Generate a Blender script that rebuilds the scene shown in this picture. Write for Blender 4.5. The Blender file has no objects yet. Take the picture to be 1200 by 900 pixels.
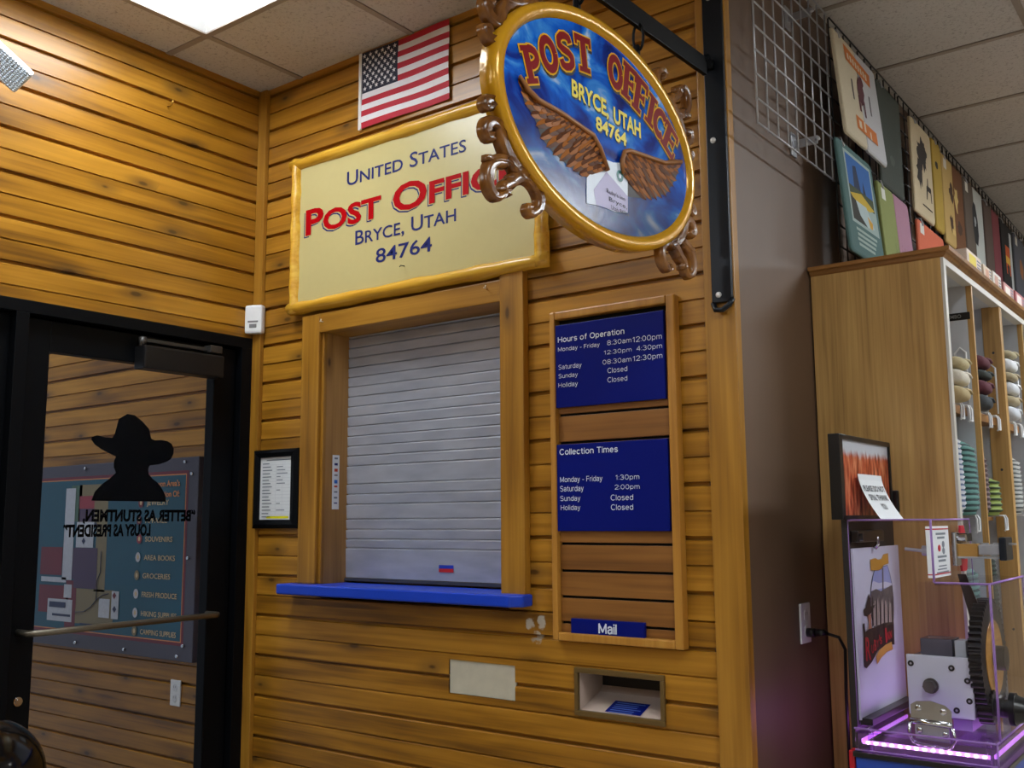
import bpy, bmesh, math, random
from mathutils import Vector, Matrix
random.seed(7)
SC = bpy.context.scene
COL = SC.collection
PI = math.pi

# ------------------------------------------------------------------ camera
FPX = 1168.92                                   # focal length in pixels of the 1200x900 frame
YAW, PITCH, ROLL = 0.645545, 0.135805, -0.0070037
CAM = Vector((2.89133, -2.29261, 1.45))
_f = Vector((-math.sin(YAW)*math.cos(PITCH), math.cos(YAW)*math.cos(PITCH), math.sin(PITCH)))
_r = Vector((math.cos(YAW), math.sin(YAW), 0)); _u = _r.cross(_f)
RT = _r*math.cos(ROLL) + _u*math.sin(ROLL)
UP = -_r*math.sin(ROLL) + _u*math.cos(ROLL)
cd = bpy.data.cameras.new('camera'); cam = bpy.data.objects.new('camera', cd); COL.objects.link(cam)
cd.sensor_width = 36; cd.lens = FPX/1200*36; cd.clip_start = .02
cam.matrix_world = Matrix(((RT.x, UP.x, -_f.x, CAM.x), (RT.y, UP.y, -_f.y, CAM.y), (RT.z, UP.z, -_f.z, CAM.z), (0, 0, 0, 1)))
SC.camera = cam

# ------------------------------------------------------------------ world, exposure
w = bpy.data.worlds.new('world'); SC.world = w; w.use_nodes = True
w.node_tree.nodes['Background'].inputs[0].default_value = (.75, .85, 1, 1)
w.node_tree.nodes['Background'].inputs[1].default_value = .35
SC.view_settings.view_transform = 'Standard'; SC.view_settings.look = 'None'
SC.view_settings.gamma = 1; SC.view_settings.use_curve_mapping = False
SC.view_settings.exposure = 0.0
LAMP = 24.0                                      # radiance of the ceiling diffusers
TROFFERS = [(.213, -1.495, .85), (.213, -4.22, .9), (2.39, -4.22, 1.0), (2.935, -2.04, 1.15), (3.48, 1.23, 2.8), (3.48, 4.5, 1.6), (4.57, -5.31, .8), (5.66, -1.495, .9), (5.66, 1.23, .9), (-1.422, -1.495, .55)]  # last three are unseen fixtures, added to brighten the shop and vestibule

def ray(px, py):
    return (_f*FPX + RT*(px-600) - UP*(py-450)).normalized()
def onX(px, py, x):
    d = ray(px, py); return CAM + d*((x-CAM.x)/d.x)
def onY(px, py, y):
    d = ray(px, py); return CAM + d*((y-CAM.y)/d.y)

# ------------------------------------------------------------------ materials
def new_mat(name):
    m = bpy.data.materials.new(name); m.use_nodes = True
    nt = m.node_tree; b = nt.nodes['Principled BSDF']
    def N(t, **k):
        n = nt.nodes.new(t)
        for a, v in k.items(): setattr(n, a, v)
        return n
    def K(a, b_): nt.links.new(a, b_)
    return m, nt, b, N, K
def srgb(r, g, b):
    f = lambda c: (c/12.92 if c <= .04045 else ((c+.055)/1.055)**2.4)
    return (f(r/255), f(g/255), f(b/255), 1)
_mc = {}
def flat(name, c, rough=.5, metal=0, spec=.5, noise=.06, nscale=40, bump=0, emit=None, alpha=None):
    if name in _mc: return _mc[name]
    m, nt, b, N, K = new_mat(name)
    tc = N('ShaderNodeTexCoord'); n = N('ShaderNodeTexNoise'); n.inputs['Scale'].default_value = nscale; n.inputs['Detail'].default_value = 3
    K(tc.outputs['Object'], n.inputs['Vector'])
    r = N('ShaderNodeMapRange'); r.inputs[3].default_value = 1-noise; r.inputs[4].default_value = 1+noise
    K(n.outputs[0], r.inputs[0])
    x = N('ShaderNodeMix', data_type='RGBA', blend_type='MULTIPLY'); x.inputs[0].default_value = 1
    x.inputs[6].default_value = c; K(r.outputs[0], x.inputs[7]); K(x.outputs[2], b.inputs['Base Color'])
    b.inputs['Roughness'].default_value = rough; b.inputs['Metallic'].default_value = metal
    b.inputs['Specular IOR Level'].default_value = spec
    if bump:
        bp = N('ShaderNodeBump'); bp.inputs['Strength'].default_value = bump; bp.inputs['Distance'].default_value = .004
        K(n.outputs[0], bp.inputs['Height']); K(bp.outputs[0], b.inputs['Normal'])
    if emit:
        b.inputs['Emission Color'].default_value = emit[0]; b.inputs['Emission Strength'].default_value = emit[1]
    _mc[name] = m; return m
def maths(N, K, op, a, b=None, c=None):
    n = N('ShaderNodeMath', operation=op)
    for i, v in enumerate((a, b, c)):
        if v is None: continue
        if isinstance(v, (int, float)): n.inputs[i].default_value = v
        else: K(v, n.inputs[i])
    return n.outputs[0]
def wood(name, dark, mid, light, grain='X', board=None, rough=.38, knots=1.0, patch=False, smudge=.5, gs=1.0):
    m, nt, b, N, K = new_mat(name)
    M = lambda *a: maths(N, K, *a)
    tc = N('ShaderNodeTexCoord'); sp = N('ShaderNodeSeparateXYZ'); K(tc.outputs['Object'], sp.inputs[0])
    ax = {'X': 0, 'Y': 1, 'Z': 2}; a = sp.outputs[ax[grain]]
    oth = [sp.outputs[i] for i in range(3) if i != ax[grain]]
    if board: bz = sp.outputs[2]; idn = M('FLOOR', M('DIVIDE', M('SUBTRACT', bz, board[1]), board[0]))
    else: bz = M('ADD', oth[0], oth[1]); idn = M('MULTIPLY', bz, 0)
    wn = N('ShaderNodeTexWhiteNoise', noise_dimensions='1D'); K(idn, wn.inputs['W']); rnd = wn.outputs['Value']
    cv = N('ShaderNodeCombineXYZ')
    K(M('ADD', M('MULTIPLY', a, 1.6*gs), M('MULTIPLY', rnd, 41)), cv.inputs[0]); K(M('MULTIPLY', oth[0], 60*gs), cv.inputs[1]); K(M('MULTIPLY', oth[1], 60*gs), cv.inputs[2])
    g = N('ShaderNodeTexNoise'); g.inputs['Scale'].default_value = 1; g.inputs['Detail'].default_value = 4; g.inputs['Distortion'].default_value = .6
    K(cv.outputs[0], g.inputs['Vector'])
    cv2 = N('ShaderNodeCombineXYZ')
    K(M('ADD', M('MULTIPLY', a, 2.2), M('MULTIPLY', rnd, 17)), cv2.inputs[0]); K(M('MULTIPLY', bz, 14), cv2.inputs[1])
    g2 = N('ShaderNodeTexNoise'); g2.inputs['Scale'].default_value = 1; g2.inputs['Detail'].default_value = 2; K(cv2.outputs[0], g2.inputs['Vector'])
    fac = M('ADD', M('MULTIPLY', g.outputs[0], .5), M('MULTIPLY', g2.outputs[0], .5))
    fac = M('ADD', fac, M('MULTIPLY', M('SUBTRACT', rnd, .5), .16))
    rp = N('ShaderNodeValToRGB'); K(fac, rp.inputs[0])
    e = rp.color_ramp.elements; e[0].position = .3; e[0].color = dark; e[1].position = .66; e[1].color = light
    k = e.new(.47); k.color = mid
    col = rp.outputs[0]
    if knots:
        cv3 = N('ShaderNodeCombineXYZ'); K(M('ADD', M('MULTIPLY', a, 3.0), M('MULTIPLY', rnd, 23)), cv3.inputs[0]); K(M('MULTIPLY', bz, 7.5), cv3.inputs[1])
        vo = N('ShaderNodeTexVoronoi', voronoi_dimensions='2D'); vo.inputs['Scale'].default_value = 1; K(cv3.outputs[0], vo.inputs['Vector'])
        cs = N('ShaderNodeSeparateColor'); K(vo.outputs['Color'], cs.inputs[0])
        on = M('GREATER_THAN', cs.outputs[0], 1-.5*knots)
        dist = M('ADD', vo.outputs['Distance'], M('MULTIPLY', M('SUBTRACT', g2.outputs[0], .5), .12))
        s1 = N('ShaderNodeMapRange', interpolation_type='SMOOTHSTEP'); K(dist, s1.inputs[0])
        s1.inputs[1].default_value = .02; s1.inputs[2].default_value = .07; s1.inputs[3].default_value = .8; s1.inputs[4].default_value = 0
        s2 = N('ShaderNodeMapRange', interpolation_type='SMOOTHSTEP'); K(dist, s2.inputs[0])
        s2.inputs[1].default_value = .04; s2.inputs[2].default_value = .26; s2.inputs[3].default_value = smudge; s2.inputs[4].default_value = 0
        x2 = N('ShaderNodeMix', data_type='RGBA'); K(M('MULTIPLY', s2.outputs[0], M('MULTIPLY', on, M('MINIMUM', M('MULTIPLY', g.outputs[0], 1.7), 1))), x2.inputs[0]); K(col, x2.inputs[6]); x2.inputs[7].default_value = srgb(78, 56, 30)
        x3 = N('ShaderNodeMix', data_type='RGBA'); K(M('MULTIPLY', s1.outputs[0], on), x3.inputs[0]); K(x2.outputs[2], x3.inputs[6]); x3.inputs[7].default_value = srgb(58, 34, 14)
        col = x3.outputs[2]
    if patch:                                   # bare plaster smears beside the counter
        pn = N('ShaderNodeTexNoise'); pn.inputs['Scale'].default_value = 45; pn.inputs['Detail'].default_value = 4; K(tc.outputs['Object'], pn.inputs['Vector'])
        tot = None
        for cx, cz, rx, rz in ((1.225, 1.166, .022, .02), (1.262, 1.172, .018, .024), (1.243, 1.128, .02, .02)):
            d = M('ADD', M('POWER', M('DIVIDE', M('SUBTRACT', sp.outputs[0], cx), rx), 2), M('POWER', M('DIVIDE', M('SUBTRACT', sp.outputs[2], cz), rz), 2))
            q = M('SUBTRACT', 1, d); tot = q if tot is None else M('MAXIMUM', tot, q)
        mk = N('ShaderNodeMapRange'); K(M('ADD', M('MULTIPLY', tot, .6), M('MULTIPLY', M('SUBTRACT', pn.outputs[0], .5), 2.6)), mk.inputs[0])
        mk.inputs[1].default_value = .1; mk.inputs[2].default_value = .45; mk.inputs[4].default_value = .75
        lim = M('GREATER_THAN', tot, 0)
        x4 = N('ShaderNodeMix', data_type='RGBA'); K(M('MULTIPLY', mk.outputs[0], lim), x4.inputs[0]); K(col, x4.inputs[6]); x4.inputs[7].default_value = srgb(196, 192, 180)
        col = x4.outputs[2]
    K(col, b.inputs['Base Color']); b.inputs['Roughness'].default_value = rough
    bp = N('ShaderNodeBump'); bp.inputs['Strength'].default_value = .12; bp.inputs['Distance'].default_value = .003
    K(g.outputs[0], bp.inputs['Height']); K(bp.outputs[0], b.inputs['Normal'])
    return m
def glass(name, tint=(1, 1, 1, 1), base=.04, rough=.02, k=1.0, body=None):
    m, nt, b, N, K = new_mat(name); nt.nodes.remove(b); out = nt.nodes['Material Output']
    t = N('ShaderNodeBsdfTransparent'); t.inputs[0].default_value = tint
    g = N('ShaderNodeBsdfGlossy'); g.inputs['Roughness'].default_value = rough
    if body: g = N('ShaderNodeBsdfDiffuse'); g.inputs[0].default_value = body
    lw = N('ShaderNodeLayerWeight'); lw.inputs[0].default_value = .5
    p = maths(N, K, 'ADD', maths(N, K, 'MULTIPLY', maths(N, K, 'POWER', lw.outputs['Facing'], 4), .5*k), base)
    x = N('ShaderNodeMixShader'); K(p, x.inputs[0]); K(t.outputs[0], x.inputs[1]); K(g.outputs[0], x.inputs[2]); K(x.outputs[0], out.inputs[0])
    return m
D, Mi, Li = srgb(108, 70, 18), srgb(156, 106, 26), srgb(186, 132, 42)
PLANK = wood('stained pine planks', D, Mi, Li, 'X', (.0675, .862), .34, .9, patch=True, smudge=.6)
PLANKY = wood('stained pine planks of the door wall', D, Mi, Li, 'Y', (.0675, .862), .3, .9, smudge=.6)
TRIMZ = wood('stained pine upright', srgb(118, 78, 22), srgb(154, 106, 30), srgb(178, 128, 44), 'Z', None, .4, .5)
TRIMX = wood('stained pine rail', srgb(118, 78, 22), srgb(154, 106, 30), srgb(178, 128, 44), 'X', None, .4, .5)
JAMB = wood('oiled pine jamb', srgb(130, 92, 42), srgb(164, 120, 60), srgb(182, 138, 76), 'Z', None, .45, .6)
FRAMEW = wood('reddish slat wood', srgb(104, 64, 24), srgb(130, 84, 34), srgb(150, 100, 44), 'X', None, .45, 0)
MOULD = wood('golden picture moulding', srgb(150, 100, 36), srgb(176, 122, 46), srgb(192, 140, 60), 'Z', None, .4, .2)
LOGW = wood('yellow varnished log moulding', srgb(176, 124, 30), srgb(208, 156, 46), srgb(226, 182, 72), 'X', None, .25, .35, smudge=.3)
OAK = wood('oak veneer', srgb(134, 100, 54), srgb(176, 136, 78), srgb(200, 160, 98), 'Z', None, .42, 0, gs=1.6)
OAKX = wood('oak moulding', srgb(112, 74, 34), srgb(142, 98, 48), srgb(160, 114, 60), 'X', None, .4, 0)
CARVE = wood('carved brown wood', srgb(48, 26, 8), srgb(104, 62, 22), srgb(150, 98, 40), 'Z', None, .22, 0, gs=.8)
WHITE = flat('white paint', srgb(222, 224, 226), .4)
PAPER = flat('white paper', srgb(226, 230, 234), .6, noise=.02)
BLACK = flat('black powder coat', srgb(7, 9, 13), .45, spec=.12)
BLACKP = flat('black plastic', srgb(16, 16, 17), .3)
IRON = flat('blackened iron', srgb(22, 27, 34), .35, .5, noise=.15)
CHROME = flat('chrome', srgb(205, 208, 212), .15, 1)
STEEL = flat('brushed steel', srgb(176, 178, 184), .35, .55, noise=.08)
NICKEL = flat('satin nickel bar', srgb(112, 106, 94), .3, .8)
BLUEP = flat('dark blue sign plastic', srgb(8, 22, 112), .4, spec=.12, noise=.03)
BLUEC = flat('cobalt blue laminate', srgb(18, 64, 196), .35, noise=.04)
TXTW = flat('pale sign lettering', srgb(214, 222, 240), .5, noise=.02)
NAVY = flat('navy lettering', srgb(20, 34, 104), .5, spec=.25, noise=.03)
RED = flat('red lettering', srgb(170, 0, 12), .5, spec=.08, noise=.03)
CREAM = flat('cream painted board', srgb(192, 180, 126), .3, noise=.03)
GREYTXT = flat('grey print', srgb(120, 128, 140), .6, noise=.1)
INK = flat('dark print', srgb(40, 42, 52), .6, noise=.1)
YEL = flat('yellow highlight', srgb(236, 232, 20), .5)
GOLD = flat('gold leaf paint', srgb(206, 150, 24), .22, .15, noise=.12, nscale=60, bump=.3)
BROWN = flat('brown wall paint', srgb(102, 80, 63), .5, noise=.05, nscale=12, bump=.05)
GLASS = glass('clear glass', (.97, .98, 1, 1), .005, .02, .4)
ACRYL = glass('clear acrylic', (.96, .95, .98, 1), .02, .03, .8)
ACREDGE = glass('acrylic edge with painted violet glow', srgb(206, 180, 232), .45, .12, 1, srgb(196, 160, 226))  # violet glow of the diodes is put into the edge colour

# ------------------------------------------------------------------ mesh building
class Fr:                                       # a flat frame: u across, v up, n out
    def __init__(s, o, u, v):
        s.o, s.u, s.v = Vector(o), Vector(u), Vector(v); s.n = s.u.cross(s.v)
    def p(s, a, b, c=0): return s.o + s.u*a + s.v*b + s.n*c
FM = Fr((0, 0, 0), (1, 0, 0), (0, 0, 1))        # faces -y (post office wall)
def FX(x): return Fr((x, 0, 0), (0, 1, 0), (0, 0, 1))   # faces +x
class MB:
    def __init__(s): s.v, s.f, s.m, s.s = [], [], [], []
    def add(s, vs, fs, mat=0, smooth=False):
        k = len(s.v); s.v += [Vector(q) for q in vs]
        for f in fs: s.f.append([i+k for i in f]); s.m.append(mat); s.s.append(smooth)
        return s
    def box(s, a, b, bev=0, mat=0, seg=2):
        x0, y0, z0 = (min(a[i], b[i]) for i in range(3)); x1, y1, z1 = (max(a[i], b[i]) for i in range(3))
        bm = bmesh.new(); bmesh.ops.create_cube(bm, size=1)
        for q in bm.verts: q.co = Vector((x0+(q.co.x+.5)*(x1-x0), y0+(q.co.y+.5)*(y1-y0), z0+(q.co.z+.5)*(z1-z0)))
        if bev: bmesh.ops.bevel(bm, geom=bm.edges[:], offset=min(bev, .45*min(x1-x0, y1-y0, z1-z0)), segments=seg, affect='EDGES', profile=.6)
        bm.verts.index_update()
        s.add([q.co.copy() for q in bm.verts], [[q.index for q in f.verts] for f in bm.faces], mat); bm.free(); return s
    def fbox(s, F, a0, a1, b0, b1, c0, c1, bev=0, mat=0):   # box in a frame
        t = MB().box((a0, b0, c0), (a1, b1, c1), bev)
        return s.add([F.p(*q) for q in t.v], t.f, mat)
    def quad(s, F, a0, a1, b0, b1, c, mat=0):
        return s.add([F.p(a0, b0, c), F.p(a1, b0, c), F.p(a1, b1, c), F.p(a0, b1, c)], [[0, 1, 2, 3]], mat)
    def poly(s, F, pts, c, mat=0): return s.add([F.p(a, b, c) for a, b in pts], [list(range(len(pts)))], mat)
    def prism(s, F, pts, c0, c1, mat=0, smooth=False):
        n = len(pts)
        s.add([F.p(a, b, c0) for a, b in pts] + [F.p(a, b, c1) for a, b in pts], [list(range(n))[::-1], [i+n for i in range(n)]], mat)
        return s.add([F.p(a, b, c0) for a, b in pts] + [F.p(a, b, c1) for a, b in pts], [[i, (i+1) % n, (i+1) % n+n, i+n] for i in range(n)], mat, smooth)
    def tube(s, pts, r, seg=10, mat=0, closed=False, flat_=None):
        pts = [Vector(p) for p in pts]; n = len(pts); rs = r if isinstance(r, (list, tuple)) else [r]*n
        vs, up = [], None
        for i, p in enumerate(pts):
            if closed: t = pts[(i+1) % n]-pts[i-1]
            else: t = pts[min(i+1, n-1)]-pts[max(i-1, 0)]
            t = t.normalized() if t.length > 1e-9 else Vector((0, 0, 1))
            if flat_ is not None: up = Vector(flat_)
            elif up is None: up = Vector((0, 0, 1)) if abs(t.z) < .9 else Vector((1, 0, 0))
            e = up - t*up.dot(t); e = e.normalized() if e.length > 1e-6 else t.orthogonal().normalized()
            up = e; g = t.cross(e)
            for k in range(seg):
                w_ = 2*PI*k/seg; vs.append(p + (g*math.cos(w_) + e*math.sin(w_))*rs[i])
        fs = []
        for i in range(n if closed else n-1):
            j = (i+1) % n
            for k in range(seg): fs.append([i*seg+k, i*seg+(k+1) % seg, j*seg+(k+1) % seg, j*seg+k])
        if not closed: fs += [list(range(seg))[::-1], [(n-1)*seg+k for k in range(seg)]]
        return s.add(vs, fs, mat, True)
    def cyl(s, a, b, r, seg=24, mat=0, r2=None):
        t = MB().tube([a, b], [r, r if r2 is None else r2], seg)
        s.add(t.v, t.f[:-2], mat, True); return s.add(t.v, t.f[-2:], mat, False)
    def lathe(s, c, prof, seg=32, mat=0, ang=2*PI):      # around z
        vs, fs, n = [], [], len(prof)
        for k in range(seg):
            w_ = ang*k/seg
            for r, z in prof: vs.append((c[0]+r*math.cos(w_), c[1]+r*math.sin(w_), c[2]+z))
        for k in range(seg):
            j = (k+1) % seg
            for i in range(n-1): fs.append([k*n+i, j*n+i, j*n+i+1, k*n+i+1])
        return s.add(vs, fs, mat, True)
    def ell(s, c, r, seg=14, rings=8, mat=0, pw=1.0):
        vs, fs = [], []
        for i in range(rings+1):
            t = PI*i/rings
            for k in range(seg):
                w_ = 2*PI*k/seg; f = lambda q: math.copysign(abs(q)**pw, q)
                vs.append((c[0]+r[0]*f(math.sin(t))*f(math.cos(w_)), c[1]+r[1]*f(math.sin(t))*f(math.sin(w_)), c[2]+r[2]*f(math.cos(t))))
        for i in range(rings):
            for k in range(seg): fs.append([i*seg+k, i*seg+(k+1) % seg, (i+1)*seg+(k+1) % seg, (i+1)*seg+k])
        return s.add(vs, fs, mat, True)
    def text(s, F, txt, u0, u1, v0, v1, c, mat=0, bold=0, caps=None, xh=0):
        vs, fs = glyphs(txt, bold, caps)
        if xh: vs = [(x, y if y < 0 else (y*xh if y < XH else XH*xh+(y-XH)*(.729-XH*xh)/(.729-XH))) for x, y in vs]
        xs = [q[0] for q in vs]; a, b = min(xs), max(xs)
        return s.add([F.p(u0+(x-a)/(b-a)*(u1-u0), v0+y/.729*(v1-v0), c) for x, y in vs], fs, mat)
    def build(s, name, mats, parent=None, origin=None, weld=True):
        if not isinstance(mats, (list, tuple)): mats = [mats]
        if parent is not None:
            o = Vector((0, 0, 0)); q = parent
            while q: o += q.location; q = q.parent
        elif origin is not None: o = Vector(origin)
        else:
            o = Vector((sum((f(q[i] for q in s.v) for f in (min, max)))/2 for i in range(3))); o.z = min(q.z for q in s.v)
        me = bpy.data.meshes.new(name); me.from_pydata([q-o for q in s.v], [], s.f)
        for m in mats: me.materials.append(m)
        me.polygons.foreach_set('material_index', s.m); me.polygons.foreach_set('use_smooth', s.s)
        bm = bmesh.new(); bm.from_mesh(me)
        if weld: bmesh.ops.remove_doubles(bm, verts=bm.verts, dist=1e-6)
        bmesh.ops.recalc_face_normals(bm, faces=bm.faces); bm.to_mesh(me); bm.free(); me.update()
        ob = bpy.data.objects.new(name, me); COL.objects.link(ob)
        if parent is not None: ob.parent = parent
        else: ob.location = o
        return ob
def build_words(mb, F, gap, name, mats, parent):       # one part per word or block of words
    n = len(mb.f); bb = []
    for f in mb.f:
        us = [(mb.v[i]-F.o).dot(F.u) for i in f]; vs_ = [(mb.v[i]-F.o).dot(F.v) for i in f]; bb.append((min(us), max(us), min(vs_), max(vs_)))
    par = list(range(n))
    def find(i):
        while par[i] != i: par[i] = par[par[i]]; i = par[i]
        return i
    od = sorted(range(n), key=lambda i: bb[i][0])
    for x, i in enumerate(od):
        for j in od[x+1:]:
            if bb[j][0] > bb[i][1]+gap: break
            if bb[j][2] < bb[i][3]+gap and bb[j][3] > bb[i][2]-gap: par[find(i)] = find(j)
    out, grp = [], {}
    for i in range(n): grp.setdefault(find(i), []).append(i)
    for g in grp.values():
        t = MB()
        for i in g: t.add([mb.v[k] for k in mb.f[i]], [list(range(len(mb.f[i])))], mb.m[i])
        out.append(t.build(name, mats, parent))
    return out
_gc = {}; XH = .46
def glyphs(txt, bold=0, caps=None):
    key = (txt, bold, caps)
    if key in _gc: return _gc[key]
    cu = bpy.data.curves.new('t', 'FONT'); cu.body = txt; cu.resolution_u = 3; cu.offset = bold; cu.fill_mode = 'FRONT'
    if caps:
        cu.small_caps_scale = caps
        for ch in cu.body_format: ch.use_small_caps = True
    ob = bpy.data.objects.new('t', cu); COL.objects.link(ob)
    dg = bpy.context.evaluated_depsgraph_get(); dg.update()
    me = bpy.data.meshes.new_from_object(ob.evaluated_get(dg))
    r = ([(q.co.x, q.co.y) for q in me.vertices], [list(p.vertices) for p in me.polygons])
    bpy.data.objects.remove(ob); bpy.data.curves.remove(cu); bpy.data.meshes.remove(me)
    _gc[key] = r; return r
def _A(cx, cy, rx, ry, a0, a1, n=12): return [(cx+rx*math.cos(math.radians(a0+(a1-a0)*i/n)), cy+ry*math.sin(math.radians(a0+(a1-a0)*i/n))) for i in range(n+1)]
_o = _A(.22, .36, .22, .36, 0, 360)
SANS = {'H': ([[(0, 0), (0, 1)], [(.56, 0), (.56, 1)], [(0, .52), (.56, .52)]], .56), 'M': ([[(0, 0), (0, 1), (.34, .12), (.68, 1), (.68, 0)]], .68), 'F': ([[(0, 0), (0, 1), (.46, 1)], [(0, .52), (.42, .52)]], .46),
 'S': ([_A(.27, .76, .25, .24, 30, 180, 8)+_A(.27, .74, .25, .22, 180, 250, 4)+_A(.27, .26, .27, .24, 70, 0, 5)+_A(.27, .26, .27, .26, 0, -150, 9)], .54), 'C': ([_A(.33, .5, .33, .5, 48, 312, 16)], .6), 'O': ([_A(.33, .5, .33, .5, 0, 360, 18)], .66), 'T': ([[(.28, 0), (.28, 1)], [(0, 1), (.56, 1)]], .56),
 'o': ([_A(.24, .36, .24, .36, 0, 360)], .48), 'u': ([[(0, .72), (0, .24)]+_A(.2, .22, .2, .22, 180, 360, 8)+[(.4, .72)], [(.4, .3), (.4, 0)]], .4), 'r': ([[(0, 0), (0, .72)], _A(.22, .46, .22, .26, 180, 85, 6)], .22),
 's': ([_A(.19, .54, .18, .18, 30, 240, 8)+_A(.19, .19, .19, .19, 70, -150, 10)], .38), 'f': ([[(.12, 0), (.12, .84)]+_A(.26, .86, .14, .14, 180, 90, 4), [(0, .7), (.26, .7)]], .26), 'p': ([[(0, -.27), (0, .72)], _o], .44), 'd': ([[(.44, 0), (.44, 1)], _o], .44),
 'e': ([[(0, .38), (.44, .38)], _A(.22, .36, .22, .36, 0, 315, 12)], .44), 'c': ([_A(.22, .36, .22, .36, 48, 312, 12)], .4), 'a': ([_A(.2, .52, .19, .2, 165, 0, 8)+[(.39, 0)], [(.39, .43), (.16, .4), (.03, .32), (0, .18), (.05, .05), (.16, 0), (.3, .05), (.39, .18)]], .4),
 't': ([[(.13, .95), (.13, .14), (.19, .02), (.29, .02)], [(0, .7), (.28, .7)]], .28), 'i': ([[(0, 0), (0, .72)], [(0, .93), (0, 1)]], .0), 'l': ([[(0, 0), (0, 1)]], .0), 'n': ([[(0, 0), (0, .72)], [(0, .4)]+_A(.2, .5, .2, .22, 170, 0, 8)+[(.4, 0)]], .4),
 'm': ([[(0, 0), (0, .72)], [(0, .4)]+_A(.17, .5, .17, .22, 170, 0, 6)+[(.34, 0)], [(.34, .4)]+_A(.51, .5, .17, .22, 170, 0, 6)+[(.68, 0)]], .68), 'y': ([[(0, .72), (.2, .04)], [(.4, .72), (.19, -.06), (.11, -.26), (0, -.26)]], .4),
 '-': ([[(0, .36), (.26, .36)]], .26), ':': ([[(0, .03), (0, .09)], [(0, .6), (0, .66)]], .0), '0': ([_A(.25, .5, .25, .5, 0, 360, 16)], .5), '1': ([[(.08, .78), (.27, .98), (.27, 0)]], .34), '2': ([_A(.25, .74, .25, .26, 170, -30, 9)+[(0, 0), (.5, 0)]], .5),
 '3': ([_A(.24, .76, .23, .24, 150, -90, 9)+_A(.24, .26, .26, .26, 90, -150, 10)], .5), '4': ([[(.4, 0), (.4, 1), (0, .3), (.52, .3)]], .52), '8': ([_A(.25, .76, .22, .24, 0, 360, 12), _A(.25, .26, .25, .26, 0, 360, 12)], .5)}
def sans(mb, F, txt, u0, u1, v0, v1, c, mat=0, hw=.06):
    x, runs = 0, []
    for ch in txt:
        if ch == ' ': x += .34; continue
        pl, w_ = SANS[ch]; runs += [[(a+x, b_) for a, b_ in p] for p in pl]; x += w_+.2
    x -= .2; h = v1-v0; sx = (u1-u0)/x; k = 0; r = hw*h
    for p in runs:
        q = [(u0+a*sx, v0+b_*h) for a, b_ in p]
        for i in range(len(q)-1):
            (x0, y0), (x1, y1) = q[i], q[i+1]; dx, dy = x1-x0, y1-y0; l = math.hypot(dx, dy) or 1e-9; nx, ny = -dy/l*r, dx/l*r; ex, ey = dx/l*r*.5, dy/l*r*.5; k += 1
            mb.poly(F, [(x0-ex+nx, y0-ey+ny), (x0-ex-nx, y0-ey-ny), (x1+ex-nx, y1+ey-ny), (x1+ex+nx, y1+ey+ny)], c+k*4e-6, mat)
def tag(o, label, cat, group=None, kind=None):
    o['label'] = label; o['category'] = cat
    if group: o['group'] = group
    if kind: o['kind'] = kind
    return o
def struct(o, label, cat): return tag(o, label, cat, None, 'structure')
def thing(name, loc, label, cat, group=None, kind=None):
    o = bpy.data.objects.new(name, None); COL.objects.link(o); o.location = loc; o.empty_display_size = .05
    return tag(o, label, cat, group, kind)
def copy_thing(root, loc):
    r = root.copy(); COL.objects.link(r); r.location = loc
    for ch in list(root.children):
        c = ch.copy(); COL.objects.link(c); c.parent = r
    return r
def ptext(mb, F, hit, txt, ll, right, top, c, mat=0, bold=0, caps=None):   # lettering fitted to points of its plane
    A, B, T = hit(*ll), hit(*right), hit(*top)
    g = lambda q: (q-F.o).dot(F.u); h = lambda q: (q-F.o).dot(F.v)
    mb.text(F, txt, g(A), g(B), h(A), h(T), c, mat, bold, caps)

# ------------------------------------------------------------------ large structure
L = 1.874; ZC = 3.05
def plank_profile(z0, z1):                      # (z, depth): wide tongue joint and thin bead by turns
    pts = [(z0, 0)]
    k = math.floor((z0-.862)/.0675)-1
    while True:
        zc = .862+k*.0675
        if zc > z1+.01: break
        if k % 2 == 0: prof = [(-.008, 0), (-.005, .004), (-.0045, .014), (.005, .014), (.0055, .001), (.0065, 0)]
        else: prof = [(-.004, 0), (-.0018, .003), (-.0012, .0065), (.0018, .0065), (.0024, 0)]
        for dz, d in prof:
            if z0+1e-4 < zc+dz < z1-1e-4: pts.append((zc+dz, d))
        k += 1
    pts.append((z1, 0)); return pts
def planks(mb, F, a0, a1, z0, z1):
    pr = plank_profile(z0, z1); vs, fs = [], []
    for z, d in pr: vs += [F.p(a0, z, -d), F.p(a1, z, -d)]
    for i in range(len(pr)-1): fs.append([2*i, 2*i+1, 2*i+3, 2*i+2])
    return mb.add(vs, fs)
wm = MB()                                       # post office wall, carried on through the vestibule
WX0, WX1, WZ0, WZ1 = .36, 1.15, 1.2, 2.09       # counter opening
SX0, SX1, SZ0, SZ1 = 1.375, 1.636, .942, 1.056  # mail slot
BX0, BX1, BZ0, BZ1 = .926, 1.168, .951, 1.047   # blanked slot
for a0, a1, z0, z1 in ((-2.4, WX0, 0, ZC), (WX0, WX1, WZ1, ZC), (WX1, L-.001, WZ0, ZC), (WX0, L-.001, BZ1+.012, WZ0),
                       (WX0, BX0, 0, BZ1+.012), (BX1, SX0, 0, BZ1+.012), (SX1, L-.001, 0, BZ1+.012), (BX0, BX1, 0, BZ0), (SX0, SX1, 0, SZ0), (BX0, BX1, BZ1, BZ1+.012), (SX0, SX1, SZ1, BZ1+.012)):
    planks(wm, FM, a0, a1, z0, z1)
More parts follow.
